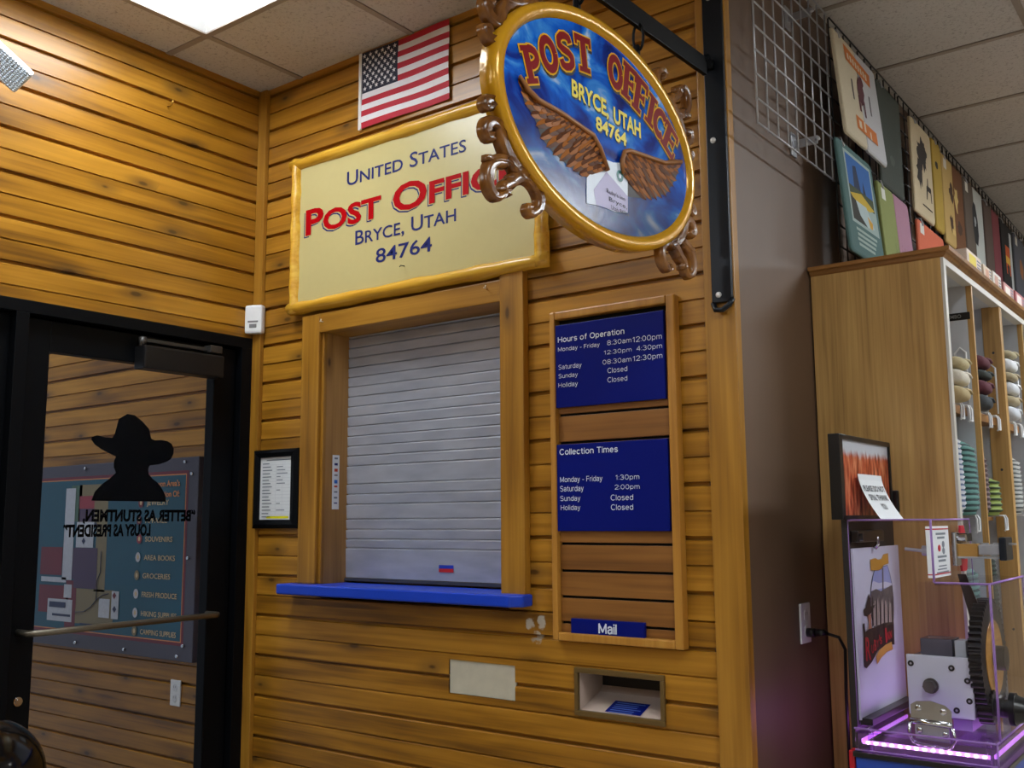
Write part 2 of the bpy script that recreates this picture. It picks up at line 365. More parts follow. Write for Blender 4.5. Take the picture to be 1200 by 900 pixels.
wm.box((-2.4, .15, 0), (WX0-.02, .2, ZC)); wm.box((WX1+.02, .15, 0), (L-.02, .2, ZC)); wm.box((WX0-.02, .15, WZ1+.02), (WX1+.02, .2, ZC)); wm.box((WX0-.02, .15, 0), (WX1+.02, .2, WZ1+.02))  # last box: unseen backing added to block outside light behind the shutter
struct(wm.build('wall_back', PLANK, origin=(0, 0, 0), weld=False), 'orange stained horizontal pine plank wall around the post office counter', 'wall')
wl = MB(); FL = FX(0)
planks(wl, FL, -7, 0, 2.108, ZC); wl.box((-.1, -7, 2.108), (-.012, 0, ZC)); wl.box((-.1, -7, 0), (0, -1.95, 2.108))
struct(wl.build('wall_left', PLANKY, origin=(0, 0, 0), weld=False), 'orange stained pine plank wall above the black glass door', 'wall')
wb = MB().box((L-.1, .012, 0), (L-.002, 8, ZC))
wbo = struct(wb.build('wall_right', BROWN, origin=(0, 0, 0)), 'brown painted wall behind the hanging shirts', 'wall')
# tile ceiling with its grid
m, nt, b, N, K = new_mat('ceiling tile')
tc = N('ShaderNodeTexCoord'); n1 = N('ShaderNodeTexNoise'); n1.inputs['Scale'].default_value = 110; n1.inputs['Detail'].default_value = 5; n1.inputs['Roughness'].default_value = .7
K(tc.outputs['Object'], n1.inputs['Vector']); rp = N('ShaderNodeValToRGB'); K(n1.outputs[0], rp.inputs[0])
e = rp.color_ramp.elements; e[0].position = .3; e[0].color = srgb(140, 136, 132); e[1].position = .47; e[1].color = srgb(196, 192, 188)
K(rp.outputs[0], b.inputs['Base Color']); b.inputs['Roughness'].default_value = .9
bp = N('ShaderNodeBump'); bp.inputs['Strength'].default_value = .5; bp.inputs['Distance'].default_value = .004; K(n1.outputs[0], bp.inputs['Height']); K(bp.outputs[0], b.inputs['Normal'])
TILE = m; TBAR = flat('painted ceiling grid', srgb(150, 140, 130), .5)
T = .545
xs = [.213+T*i for i in range(-5, 15)]; ys = [-.405+T*i for i in range(-13, 16)]
lit = set()
for x, y, k in TROFFERS:
    i, j = round((x-.213)/T), round((y+.405)/T); lit |= {(i, j), (i, j+1)}
cl = MB()
for i in range(-6, 15):
    for j in range(-14, 16):
        if (i, j) not in lit:
            x, y = .213+T*i, -.405+T*j; cl.box((x, y, ZC), (x+T, y+T, ZC+.02))
        else:
            pass
cl.box((-3.2, -8.2, ZC+.1), (8.6, 8.6, ZC+.12))
struct(cl.build('ceiling', TILE, origin=(0, 0, 0), weld=False), 'speckled beige lay-in ceiling tiles', 'ceiling')
tb = MB()
mids = {}
for x, y, k in TROFFERS: mids[round(y+T, 3)] = mids.get(round(y+T, 3), []) + [x]
for x in xs: tb.box((x-.011, -8, ZC-.004), (x+.011, 8.4, ZC+.001))
for y in ys:
    for i in range(-6, 15):
        x = .213+T*i
        if any(abs(y-my) < .02 and any(abs(x-q) < .02 for q in qs) for my, qs in mids.items()): continue
        tb.box((x, y-.011, ZC-.0038), (x+T, y+.011, ZC+.001))
struct(tb.build('trim_1', TBAR, origin=(0, 0, 0), weld=False), 'thin painted grid bars between the ceiling tiles', 'ceiling grid')
m, nt, b, N, K = new_mat('floor carpet'); tc = N('ShaderNodeTexCoord'); n1 = N('ShaderNodeTexNoise'); n1.inputs['Scale'].default_value = 60
K(tc.outputs['Object'], n1.inputs['Vector']); rp = N('ShaderNodeValToRGB'); K(n1.outputs[0], rp.inputs[0]); e = rp.color_ramp.elements
e[0].color = srgb(170, 158, 142); e[1].color = srgb(205, 194, 178); K(rp.outputs[0], b.inputs['Base Color']); b.inputs['Roughness'].default_value = .8
struct(MB().box((-2.4, -7.1, -.1), (8.1, 8.1, 0)).build('floor', m, origin=(0, 0, 0)), 'tan floor of the shop', 'floor')
SHOPW = flat('shop wall paint', srgb(190, 176, 156), .7)
struct(MB().box((-2.4, -7.1, 0), (8.1, -7, ZC)).build('wall_front', SHOPW, origin=(0, 0, 0)), 'tan wall behind the viewer', 'wall')
struct(MB().box((8, -7, 0), (8.1, 8, ZC)).build('wall_far_right', SHOPW, origin=(0, 0, 0)), 'tan wall at the right end of the shop', 'wall')
struct(MB().box((L-.1, 8, 0), (8.1, 8.1, ZC)).build('wall_far', SHOPW, origin=(0, 0, 0)), 'tan wall at the far end of the shop', 'wall')
struct(MB().box((-2.4, -2.6, 0), (-.1, -2.5, ZC)).build('wall_vestibule', SHOPW, origin=(0, 0, 0)), 'tan side wall of the entry vestibule', 'wall')
# corner trim and end post
struct(MB().box((.001, -.018, 0), (.046, .0, ZC-.005), .003).build('trim_2', TRIMZ, origin=(0, 0, 0)), 'narrow pine corner board left of the counter', 'trim')
struct(MB().box((1.791, -.02, 0), (1.875, .012, ZC-.005), .003).build('trim_3', TRIMZ, origin=(0, 0, 0)), 'wide pine board covering the outer corner of the plank wall', 'trim')

# ------------------------------------------------------------------ ceiling lights
DIFF = flat('lit light diffuser', (1, 1, 1, 1), .5, noise=0, emit=((1, .97, .93, 1), LAMP))
DIFFS = {}
for i, (x, y, k) in enumerate(TROFFERS):
    lab = ['white recessed ceiling light in the corner above the glass door', 'recessed ceiling light over the front of the shop near the door wall', 'recessed ceiling light behind the viewer', 'recessed ceiling light straight above the viewer',
           'recessed ceiling light in front of the shirt wall', 'recessed ceiling light far down the shirt aisle', 'recessed ceiling light at the front right of the shop', 'added unseen ceiling light over the right of the shop', 'added unseen ceiling light right of the shirt aisle', 'added unseen ceiling light inside the entry vestibule'][i]
    t = thing('ceiling_light', (x+T/2, y+T, ZC-.004), lab, 'ceiling light', 'recessed ceiling lights')
    r = MB(); dz = .075 if i == 0 else .02; a, c = .012, .085                  # sloped white reflector around the lens
    o = [(x+a, y+a), (x+T-a, y+a), (x+T-a, y+2*T-a), (x+a, y+2*T-a)]; q = [(x+c, y+c), (x+T-c, y+c), (x+T-c, y+2*T-c), (x+c, y+2*T-c)]
    r.add([(p[0], p[1], ZC) for p in o] + [(p[0], p[1], ZC+dz) for p in q], [[j, (j+1) % 4, (j+1) % 4+4, j+4] for j in range(4)])
    r.build('reflector', flat('reflector white', srgb(235, 238, 240), .4, noise=.02), t)
    if k not in DIFFS: DIFFS[k] = flat('lit light diffuser %g' % k, (1, 1, 1, 1), .5, noise=0, emit=((.9, .96, 1, 1), LAMP*k))
    MB().box((x+c, y+c, ZC+dz), (x+T-c, y+2*T-c, ZC+dz+.005)).build('lens', DIFFS[k], t)

# ------------------------------------------------------------------ glass door in the left wall
JL, JR = -.873, -.006
fr = MB()
fr.box((-.1, -1.95, 2.07), (.004, JR, 2.108), .002); fr.box((-.1, -.062, 0), (.004, JR, 2.07), .002); fr.box((-.1, -.873, 0), (.004, -.833, 2.07), .002); fr.box((-.1, -1.95, 0), (.004, -1.91, 2.07), .002)
fr.box((-.085, -.085, 0), (-.06, -.062, 2.07)); fr.box((-.085, -.833, 2.05), (-.06, -.062, 2.07))
struct(fr.build('trim_4', BLACK, origin=(0, 0, 0), weld=False), 'black metal frame around the glass door', 'door frame')
dr = thing('door_1', (-.045, -.45, 0), 'black framed glass door with a cowboy silhouette', 'door', None, 'structure')
lf = MB(); DX0, DX1 = -.068, -.024
for y0, y1, z0, z1 in ((-.828, -.752, .01, 2.062), (-.157, -.068, .01, 2.062), (-.752, -.157, 1.968, 2.062), (-.752, -.157, .01, .25)): lf.box((DX0, y0, z0), (DX1, y1, z1), .003)
lf.build('leaf_frame', BLACK, dr, weld=False)
GX = -.046
MB().box((GX-.003, -.755, .247), (GX+.003, -.154, 1.971)).build('glass_pane', GLASS, dr)
FO = Fr((GX-.0035, 0, 0), (0, -1, 0), (0, 0, 1))       # outer face of the pane
sil = [(150, 485), (140, 491), (135.5, 508), (132.5, 513), (124, 512.5), (115, 510), (108.3, 512), (107.8, 515), (112, 521), (119, 526), (126.6, 530), (136.6, 535), (134.5, 540), (134, 547), (136.6, 554), (129, 561), (120.7, 567), (112, 576), (107.8, 586.7),
       (195.5, 588), (194.5, 580), (191, 573), (186, 566), (179.6, 561), (175, 555.5), (174.5, 550), (176, 545.5), (188.5, 543.7), (196, 541), (201, 538), (204, 532), (204.5, 526), (202, 520), (197, 517), (190, 515.5), (182.6, 516), (178, 514), (175.5, 502.5), (168, 494), (159, 486.6)]
g = MB(); g.poly(FO, [(-onX(a, c, GX).y, onX(a, c, GX).z) for a, c in sil], .0005)
for txt, lft, rgt in (('\u201cBETTER AS STUNTMEN,', (229.5, 610), (98, 600)), ('LOUSY AS PRESIDENT\u201d', (177, 627), (75, 618))):
    A, Bq = onX(*lft, GX), onX(*rgt, GX); zb = A.z
    g.text(FO, txt, -A.y, -Bq.y, zb, zb+.036, .0005, 0, .05)
g.build('silhouette_decal', flat('black vinyl', srgb(4, 5, 8), .7, spec=.05), dr, weld=False)
pb = MB(); z = 1.142; X1 = .045
pb.tube([(DX1, -.80, z-.003), (X1-.01, -.80, z-.003), (X1, -.785, z-.003), (X1, -.17, z+.001), (X1-.01, -.155, z+.001), (DX1, -.155, z+.001)],   .0095, 12)
pb.build('push_bar', NICKEL, dr)
c = MB(); c.box((DX1, -.47, 1.945), (DX1+.06, -.16, 2.022), .006); c.build('closer_body', flat('dark closer metal', srgb(24, 24, 26), .4, .3), dr)
c = MB(); c.box((.0, -.47, 2.035), (.012, -.2, 2.047), .002); c.box((-.01, -.215, 2.03), (.03, -.165, 2.056), .004); c.cyl((.006, -.46, 2.02), (.006, -.46, 2.05), .012, 14); c.build('closer_arm', flat('dark closer arm', srgb(70, 68, 66), .4, .6), dr)
MB().cyl((DX1, -.79, .945), (DX1+.006, -.79, .945), .013, 20).cyl((DX1, -.79, .945), (DX1+.009, -.79, .945), .008, 16).build('lock_cylinder', CHROME, dr)
wd = thing('window_1', (-.05, -1.39, 0), 'narrow dark glass sidelight beside the glass door', 'window', None, 'structure')
sf = MB()
for y0, y1, z0, z1 in ((-1.91, -1.87, 0, 2.07), (-.913, -.873, 0, 2.07), (-1.87, -.913, 2.02, 2.07), (-1.87, -.913, 0, .2)): sf.box((-.07, y0, z0), (-.03, y1, z1), .002)
sf.build('sash', BLACK, wd, weld=False); MB().box((-.053, -1.87, .2), (-.047, -.913, 2.02)).build('glass_pane', GLASS, wd)
cz = onX(200, 124, 0)
hk = MB().tube([(0, cz.y-.012, cz.z-.005), (.02, cz.y-.012, cz.z-.01), (.03, cz.y-.012, cz.z), (.03, cz.y-.012, cz.z+.012)], .0022, 8)
tag(hk.build('cup_hook', flat('brass', srgb(190, 150, 70), .3, .8)), 'tiny brass cup hook high on the left plank wall', 'hook')

# ------------------------------------------------------------------ counter window with its roller shutter
cw = thing('service_window', (.75, 0, 1.2), 'wooden service window with closed metal roller shutter under the post office sign', 'service window')
SY = .105
j = MB(); j.box((.352, -.004, 1.245), (.376, SY+.03, 2.088), .001); j.box((1.139, -.004, 1.245), (1.163, SY+.03, 2.088), .001); j.build('jamb', JAMB, cw, weld=False)
MB().box((.352, -.004, 2.086), (1.163, SY+.03, 2.11), .001).build('head_jamb', TRIMX, cw)
MB().box((.279, -.026, 1.247), (.366, .0, 2.152), .004).build('casing', TRIMZ, cw)
MB().box((1.141, -.028, 1.243), (1.226, .0, 2.2), .004).build('casing', TRIMZ, cw)
MB().box((.366, -.026, 2.086), (1.141, .0, 2.152), .004).build('casing', TRIMX, cw)
MB().box((.366, -.012, 1.247), (.378, .004, 2.086), .003).build('bead', TRIMZ, cw)
# shutter slats
sh = MB(); zz = 1.262; hs = [.1, .03, .032, .034, .05, .034, .034, .062] + [.034]*20
pr = []
for h in hs + [.046]*6:
    if zz >= 2.09: break
    z1 = min(zz+h, 2.09)
    pr += [(zz+.001, .006), (zz+.0016, 0), (z1-.005, -.0022), (z1-.002, -.001), (z1-.0012, .006)]; zz = z1
vs, fs = [], []
for z, d in pr: vs += [(.374, SY+d, z), (1.141, SY+d, z)]
for i in range(len(pr)-1): fs.append([2*i, 2*i+1, 2*i+3, 2*i+2])
m, nt, b, N, K = new_mat('scuffed aluminium'); tc = N('ShaderNodeTexCoord'); mp = N('ShaderNodeMapping'); mp.inputs['Scale'].default_value = (3, 3, 14); K(tc.outputs['Object'], mp.inputs[0])
n1 = N('ShaderNodeTexNoise'); n1.inputs['Scale'].default_value = 2.2; n1.inputs['Detail'].default_value = 5; K(mp.outputs[0], n1.inputs['Vector'])
rp = N('ShaderNodeValToRGB'); K(n1.outputs[0], rp.inputs[0]); e = rp.color_ramp.elements; e[0].position = .3; e[0].color = srgb(168, 174, 190); e[1].position = .7; e[1].color = srgb(190, 196, 210)
K(rp.outputs[0], b.inputs['Base Color']); b.inputs['Metallic'].default_value = .35; b.inputs['Roughness'].default_value = .35
sh.add(vs, fs); so = sh.build('roller_shutter', m, cw, weld=False)
MB().box((.374, SY-.006, 1.252), (1.141, SY+.01, 1.262), .001).build('bottom_bar', flat('dark rubber seal', srgb(60, 62, 70), .5), so)
st = MB(); A = onY(515, 662, SY); Bq = onY(532, 671, SY)
st.quad(FM, A.x, Bq.x, (A.z+Bq.z)/2, A.z, -SY+.003, 0); st.quad(FM, A.x, Bq.x, Bq.z, (A.z+Bq.z)/2, -SY+.003, 1)
sto = st.build('flag_sticker', [flat('sticker blue', srgb(30, 60, 180), .4), flat('sticker red', srgb(200, 40, 40), .4)], so); sto['label'] = 'small blue and red sticker'
cs = MB(); FJ = FX(.377)
A, Bq = onX(403, 534, .377), onX(411, 597, .377)
y0, y1, z0, z1 = .035, .066, Bq.z, A.z
cs.fbox(FJ, y0, y1, z0, z1, 0, .0012, .0005, 0)
for k, (mm, h) in enumerate(((5, .006), (1, .008), (2, .010), (3, .006), (4, .012), (2, .006), (5, .005), (5, .006), (1, .004))):
    zt = z1-.008-k*(z1-z0-.012)/9; cs.quad(FJ, y0+.008, y1-.008, zt-h, zt, .0016, mm)
cs.build('card_sticker', [PAPER, flat('card navy', srgb(30, 40, 110), .5), flat('card orange', srgb(200, 70, 40), .5), flat('card grey', srgb(150, 140, 140), .5), flat('card blue', srgb(40, 110, 200), .5), GREYTXT], cw, weld=False)['label'] = 'white strip of payment card symbols'
for (px, py) in ((378, 377), (570, 338)):
    P_ = onY(px, py, -.028); MB().tube([P_+Vector((0, .004, 0)), P_+Vector((0, -.012, 0)), P_+Vector((.008, -.016, -.003)), P_+Vector((.008, -.014, .006))], .002, 8).build('cup_hook', flat('white hook', srgb(220, 210, 190), .4), cw)
# counter
ct = MB(); FZ = Fr((0, 0, 1.247), (1, 0, 0), (0, 1, 0)); ct.prism(FZ, [(.236, -.004), (1.236, -.004), (1.236, -.05), (1.205, -.078), (.236, -.078)], -.034, 0)
ct.box((.366, -.006, 1.215), (1.141, SY+.005, 1.2466))
ctb = ct.build('counter_shelf', BLUEC, origin=(.73, 0, 1.213))
bv = ctb.modifiers.new('bevel', 'BEVEL'); bv.width = .006; bv.segments = 3; bv.limit_method = 'ANGLE'
tag(ctb, 'bright blue laminate counter ledge under the metal shutter', 'counter')

# ------------------------------------------------------------------ big cream post office sign
sg = thing('wall_sign', (.77, 0, 2.165), 'cream UNITED STATES POST OFFICE sign in a yellow log frame', 'sign')
X0, X1, Z0, Z1, SP = .218, 1.317, 2.162, 2.726, -.03
MB().box((X0+.02, SP, Z0+.02), (X1-.02, -.012, Z1-.02)).build('panel', CREAM, sg)
def logstrip(a, b_, name):
    n = 18; a, b_ = Vector(a), Vector(b_); t = (b_-a).normalized(); up = Vector((0, 0, 1)) if abs(t.x) > .5 else Vector((1, 0, 0))
    vs, fs = [], []
    for i in range(n+1):
        p = a+(b_-a)*i/n; w_ = .022+.0022*math.sin(i*1.3+a.x*9)+.0015*math.sin(i*2.9+a.z*5)
        for q in range(9):
            an = PI*q/8; vs.append(p + up*math.cos(an)*w_ + Vector((0, -1, 0))*math.sin(an)*(.03+.002*math.sin(i*1.9+a.z))+Vector((0, .0, 0)))
    for i in range(n):
        for q in range(8): fs.append([i*9+q, i*9+q+1, i*9+q+10, i*9+q+9])
    fs += [list(range(9)), [n*9+q for q in range(9)]]
    m_ = MB(); m_.add(vs, fs, 0, True); return m_.build(name, LOGW, sg)
e_ = .023
logstrip((X0, -.02, Z0+e_), (X1, -.02, Z0+e_), 'frame_rail'); logstrip((X0, -.02, Z1-e_), (X1, -.02, Z1-e_), 'frame_rail')
logstrip((X0+e_, -.02, Z0+.004), (X0+e_, -.02, Z1-.004), 'frame_rail'); logstrip((X1-e_, -.02, Z0+.004), (X1-e_, -.02, Z1-.004), 'frame_rail')
hs_ = lambda a, c: onY(330+a/2.37, c/2.37, SP)
nv = MB()
ptext(nv, FM, hs_, 'United States', (182, 517), (513, 400), (181, 477), -SP+.0012, 0, .008, .8)
ptext(nv, FM, hs_, 'Bryce, Utah', (205, 681), (485, 590), (205, 640), -SP+.0012, 0, .008, .82)
ptext(nv, FM, hs_, '84764', (262, 731), (418, 680), (262, 691), -SP+.0012, 0, .01)
for o in build_words(nv, FM, .017, 'navy_lettering', NAVY, sg): o['label'] = 'navy lettering'
A, Bq, Tq = onY(358.5, 276, SP), onY(606, 200, SP), onY(359.5, 246, SP)
for nm, mt, du, dv, c_, bo in (('lettering_shadow', NAVY, -.009, -.007, .001, .02), ('lettering_gap', CREAM, -.0045, -.003, .0015, .022), ('red_lettering', RED, 0, 0, .002, .025)):
    k_ = MB(); k_.text(FM, 'Post Office', A.x+du, Bq.x+du, A.z+dv, Tq.z+dv, -SP+c_, 0, bo, .78); build_words(k_, FM, .03, nm, mt, sg)
P_ = onY(475, 313, SP); MB().tube([P_+Vector((-.004, .003, .004)), P_+Vector((-.002, -.02, .002)), P_+Vector((.004, -.03, -.006))], .0016, 6).build('nail', IRON, sg)

# ------------------------------------------------------------------ flag
fl = MB(); nu, nvv = 26, 26
fx0, fx1, fz0, fz1 = .537, .931, 2.772, 3.041
vs, fs = [], []
def fy(u, v): return -.008-.004*math.sin(u*7+v*2)*(u)-.002*math.sin(v*9+u*4)
for i in range(nvv+1):
    for q in range(nu+1):
        u, v = q/nu, i/nvv; vs.append((fx0+(fx1-fx0)*u, fy(u, v), fz0+(fz1-fz0)*v))
for i in range(nvv):
    for q in range(nu):
        st_ = 12-i//2; u = (q+.5)/nu
        mat = 2 if (u < .42 and i >= 12) else (0 if st_ % 2 == 0 else 1)
        fl.add([vs[i*(nu+1)+q], vs[i*(nu+1)+q+1], vs[(i+1)*(nu+1)+q+1], vs[(i+1)*(nu+1)+q]], [[0, 1, 2, 3]], mat, True)
for r_ in range(9):
    for q in range(11):
        if (r_+q) % 2: continue
        u = .42*(q+1)/12; v = 1-.538*(r_+1)/10; cx, cz_ = fx0+(fx1-fx0)*u, fz0+(fz1-fz0)*v
        pts = [(cx+(.0095 if k % 2 == 0 else .0038)*math.sin(k*PI/5), cz_+(.0095 if k % 2 == 0 else .0038)*math.cos(k*PI/5)) for k in range(10)]
        fl.poly(FM, pts, -fy(u, v)+.0012, 1)
fo = thing('flag', (.73, 0, 2.772), 'small American flag pinned on the planks above the cream sign', 'flag')
fl.build('cloth', [flat('flag red', srgb(176, 18, 44), .7), flat('flag white', srgb(222, 222, 226), .7), flat('flag navy', srgb(22, 28, 52), .7)], fo, weld=False)
MB().box((.523, -.011, 2.768), (.537, -.005, 3.043), .002).build('heading_band', flat('flag heading canvas', srgb(226, 226, 226), .7), fo)

# ------------------------------------------------------------------ oval hanging sign on its iron bracket
br = thing('iron_bracket', (1.845, -.02, 1.96), 'black iron wall bracket holding the oval hanging sign', 'bracket')
bx0, bx1 = 1.818, 1.872
bar = MB().box((bx0, -.032, 1.985), (bx1, -.02, 3.03), .002)
bar.tube([(bx0+.002, -.028, 1.985), (bx0+.012, -.036, 1.966), (bx0+.03, -.037, 1.964), (bx1-.006, -.034, 1.976), (bx1, -.028, 1.992)], .007, 8)
bar.build('back_plate', IRON, br)
for z in (2.795, 2.407, 2.004): MB().ell((1.838, -.034, z), (.008, .006, .008), 12, 6).build('bolt', flat('bolt zinc', srgb(215, 215, 215), .35, .4), br)
ZA = 2.612; arm = MB(); AX = 1.835
arm.box((AX-.006, -1.02, ZA-.0235-.016), (AX+.006, -.06, ZA-.0+.008), .002)
for q in arm.v: q.z += (q.y+.06)*.045 + (.012 if q.y < -.5 else 0)
arm.tube([(AX, -.07, ZA), (AX, -.052, ZA+.012), (AX, -.045, ZA-.006), (AX, -.03, ZA-.004)], .011, 10)
arm.tube([(AX-.012, -.036, ZA-.004), (AX+.012, -.036, ZA-.004)], .012, 10)
arm.build('arm', BLACK, br, weld=False)
os_ = thing('hanging_sign', (AX-.02, -.54, 2.01), 'oval gold rimmed hanging sign with winged letter painted on blue sky', 'sign')
SX = AX; FS = Fr((SX, -.54, 2.268), (0, 1, 0), (0, 0, 1))   # local a (towards wall), b up
def sl(px, py): P = onX(px, py, SX); return (P.y+.54, P.z-2.268)
RA, RB = .398, .245
def oval(ra, rb, n=72): return [(ra*math.cos(2*PI*k/n), rb*math.sin(2*PI*k/n)) for k in range(n)]
rim = MB(); prof = [(1.0, -.034), (1.0, -.006), (.99, .003), (.965, .006), (.925, .004), (.905, -.003), (.9, -.006)]
vs, fs, n = [], [], 72
for k in range(n):
    cth, sth = math.cos(2*PI*k/n), math.sin(2*PI*k/n)
    for s_, c_ in prof:
        dlt = (1-s_)*.33; vs.append(FS.p((RA-dlt)*cth, (RB-dlt)*sth, c_))
for k in range(n):
    for i in range(len(prof)-1): fs.append([k*len(prof)+i, ((k+1) % n)*len(prof)+i, ((k+1) % n)*len(prof)+i+1, k*len(prof)+i+1])
rim.add(vs, fs, 0, True); rim.poly(FS, oval(RA, RB)[::-1], -.034); rim.build('gold_rim', GOLD, os_)
# painted sky
m, nt, b, N, K = new_mat('painted stormy sky'); tc = N('ShaderNodeTexCoord'); mp = N('ShaderNodeMapping'); mp.inputs['Scale'].default_value = (1, 5, 9); K(tc.outputs['Object'], mp.inputs[0])
n1 = N('ShaderNodeTexNoise'); n1.inputs['Scale'].default_value = 1.3; n1.inputs['Detail'].default_value = 6; n1.inputs['Distortion'].default_value = .8; K(mp.outputs[0], n1.inputs['Vector'])
rp = N('ShaderNodeValToRGB'); K(n1.outputs[0], rp.inputs[0]); e = rp.color_ramp.elements
e[0].position = .28; e[0].color = srgb(8, 20, 66); e[1].position = .72; e[1].color = srgb(222, 232, 242)
for p_, c_ in ((.41, srgb(6, 44, 140)), (.52, srgb(12, 96, 206)), (.6, srgb(60, 140, 220))): k = e.new(p_); k.color = c_
sp = N('ShaderNodeSeparateXYZ'); K(tc.outputs['Object'], sp.inputs[0])
mr = N('ShaderNodeMapRange', interpolation_type='SMOOTHSTEP'); mr.inputs[1].default_value = .1; mr.inputs[2].default_value = .24; mr.inputs[3].default_value = .75; mr.inputs[4].default_value = 0
ad = maths(N, K, 'ADD', sp.outputs[2], maths(N, K, 'MULTIPLY', n1.outputs[0], .12)); K(maths(N, K, 'SUBTRACT', ad, .06), mr.inputs[0])
x = N('ShaderNodeMix', data_type='RGBA'); K(mr.outputs[0], x.inputs[0]); K(rp.outputs[0], x.inputs[6]); x.inputs[7].default_value = srgb(18, 32, 74)
K(x.outputs[2], b.inputs['Base Color']); b.inputs['Roughness'].default_value = .2; b.inputs['Specular IOR Level'].default_value = .14
n2 = N('ShaderNodeTexNoise'); n2.inputs['Scale'].default_value = 70; K(tc.outputs['Object'], n2.inputs['Vector']); bp = N('ShaderNodeBump'); bp.inputs['Strength'].default_value = .07; bp.inputs['Distance'].default_value = .003; K(n2.outputs[0], bp.inputs['Height']); K(bp.outputs[0], b.inputs['Normal'])
fc = MB(); fc.poly(FS, oval(RA-.033, RB-.033), -.0045); fc.poly(FS, oval(RA-.031, RB-.031), -.0052, 1); fc.build('painted_face', [m, flat('black liner', srgb(20, 16, 14), .4)], os_, weld=False)
# western slab letters made of strokes
def arcp(cx, cy, rx, ry, a0, a1, n=10): return [(cx+rx*math.cos(math.radians(a0+(a1-a0)*i/n)), cy+ry*math.sin(math.radians(a0+(a1-a0)*i/n))) for i in range(n+1)]
G = {'I': [([(.3, .02), (.3, .98)], .24), ([(.06, .06), (.54, .06)], .12), ([(.06, .94), (.54, .94)], .12)],
     'T': [([(.3, .02), (.3, .94)], .22), ([(.1, .06), (.5, .06)], .12), ([(.0, .92), (.6, .92)], .15), ([(.04, .92), (.04, .72)], .09), ([(.56, .92), (.56, .72)], .09)],
     'P': [([(.17, .02), (.17, .96)], .22), ([(0, .06), (.38, .06)], .12), ([(0, .94), (.3, .94)], .12), (arcp(.26, .7, .25, .23, 90, -90), .18)],
     'O': [(arcp(.3, .5, .23, .42, 0, 360, 20), .2)],
     'S': [([(.52, .72), (.5, .86), (.38, .93), (.24, .93), (.12, .84), (.1, .68), (.2, .57), (.4, .46), (.5, .34), (.48, .16), (.36, .07), (.2, .07), (.1, .14), (.08, .28)], .18)],
     'F': [([(.17, .02), (.17, .96)], .22), ([(0, .06), (.38, .06)], .12), ([(0, .93), (.56, .93)], .14), ([(.54, .95), (.54, .7)], .09), ([(.2, .5), (.44, .5)], .12), ([(.44, .62), (.44, .38)], .08)],
     'E': [([(.17, .02), (.17, .96)], .22), ([(0, .07), (.56, .07)], .14), ([(0, .93), (.56, .93)], .14), ([(.54, .95), (.54, .72)], .09), ([(.55, .05), (.55, .3)], .09), ([(.2, .5), (.44, .5)], .12), ([(.44, .62), (.44, .38)], .08)],
     'C': [(arcp(.32, .5, .24, .42, 50, 310, 16), .2), ([(.52, .95), (.52, .66)], .08)]}
def letter(mb, ch, base, top, wid, c, grow, off=(0, 0), mat=0):
    bx, by = base[0]+off[0], base[1]+off[1]; ux, uy = top[0]-base[0], top[1]-base[1]; h = math.hypot(ux, uy)
    e1 = (uy/h, -ux/h); e2 = (ux/h, uy/h); sx = wid/.6
    T_ = lambda x, y: (bx+e1[0]*(x-.3)*sx+e2[0]*y*h, by+e1[1]*(x-.3)*sx+e2[1]*y*h)
    for path, wd_ in G[ch]:
        c += 2e-5
        pts = [T_(*q) for q in path]; hw = wd_*(sx+h)/4+grow
        for i in range(len(pts)-1):
            c += 8e-6; (x0, y0), (x1_, y1_) = pts[i], pts[i+1]; dx, dy = x1_-x0, y1_-y0; l = math.hypot(dx, dy) or 1; nx, ny = -dy/l*hw, dx/l*hw; ex, ey = dx/l*grow, dy/l*grow
            mb.poly(FS, [(x0-ex+nx, y0-ey+ny), (x0-ex-nx, y0-ey-ny), (x1_+ex-nx, y1_+ey-ny), (x1_+ex+nx, y1_+ey+ny)], c, mat)
            if len(pts) > 3 and 0 < i: mb.poly(FS, [(x0+hw*math.cos(k*PI/5), y0+hw*math.sin(k*PI/5)) for k in range(10)], c+4e-6, mat)
lets = [('P', (629.7, 97), (620, 53), .062), ('O', (649, 84), (639, 42), .06), ('S', (668, 81), (659.5, 38), .06), ('T', (687, 84), (683, 42), .062), ('O', (723.7, 104), (721, 65), .058),
        ('F', (737, 117), (740, 78), .062), ('F', (749, 132), (754, 94), .062), ('I', (761, 145), (767, 113), .05), ('C', (771, 158), (777.5, 131), .062), ('E', (782, 177), (790, 152), .068)]
for nm, mt, gr, c_, of in (('letter_shadow', flat('letter shadow black', srgb(8, 8, 12), .4), .0035, -.0036, (.003, -.005)), ('letter_outline', flat('letter yellow', srgb(230, 178, 24), .4, spec=.12), .0035, -.0028, (0, 0)), ('red_lettering', flat('letter dark red', srgb(128, 6, 16), .4, spec=.12), 0, -.002, (0, 0))):
    t = MB()
    for ch, bs, tp, wd_ in lets: letter(t, ch, sl(*bs), sl(*tp), wd_, c_, gr, of)
    build_words(t, FS, .03, nm, mt, os_)
t = MB(); FT = Fr((SX, 0, 0), (0, 1, 0), (0, 0, 1)); YL = flat('letter pale yellow', srgb(236, 218, 60), .4)
for q, c_, mt in ((.003, -.0034, 1), (0, -.0026, 0)):
    for wtxt, a0, a1, b0, sag in (('BRYCE,', -.678, -.535, 2.305, .0), ('UTAH', -.515, -.398, 2.301, 0)):
        t.text(FT, wtxt, a0+q, a1+q, b0-q, b0+.036-q, c_, mt, .03)
    t.text(FT, '84764', -.588+q, -.462+q, 2.262-q, 2.292-q, c_, mt, .03)
t.build('town_lettering', [YL, flat('letter shadow black', (0, 0, 0, 1))], os_, weld=False)
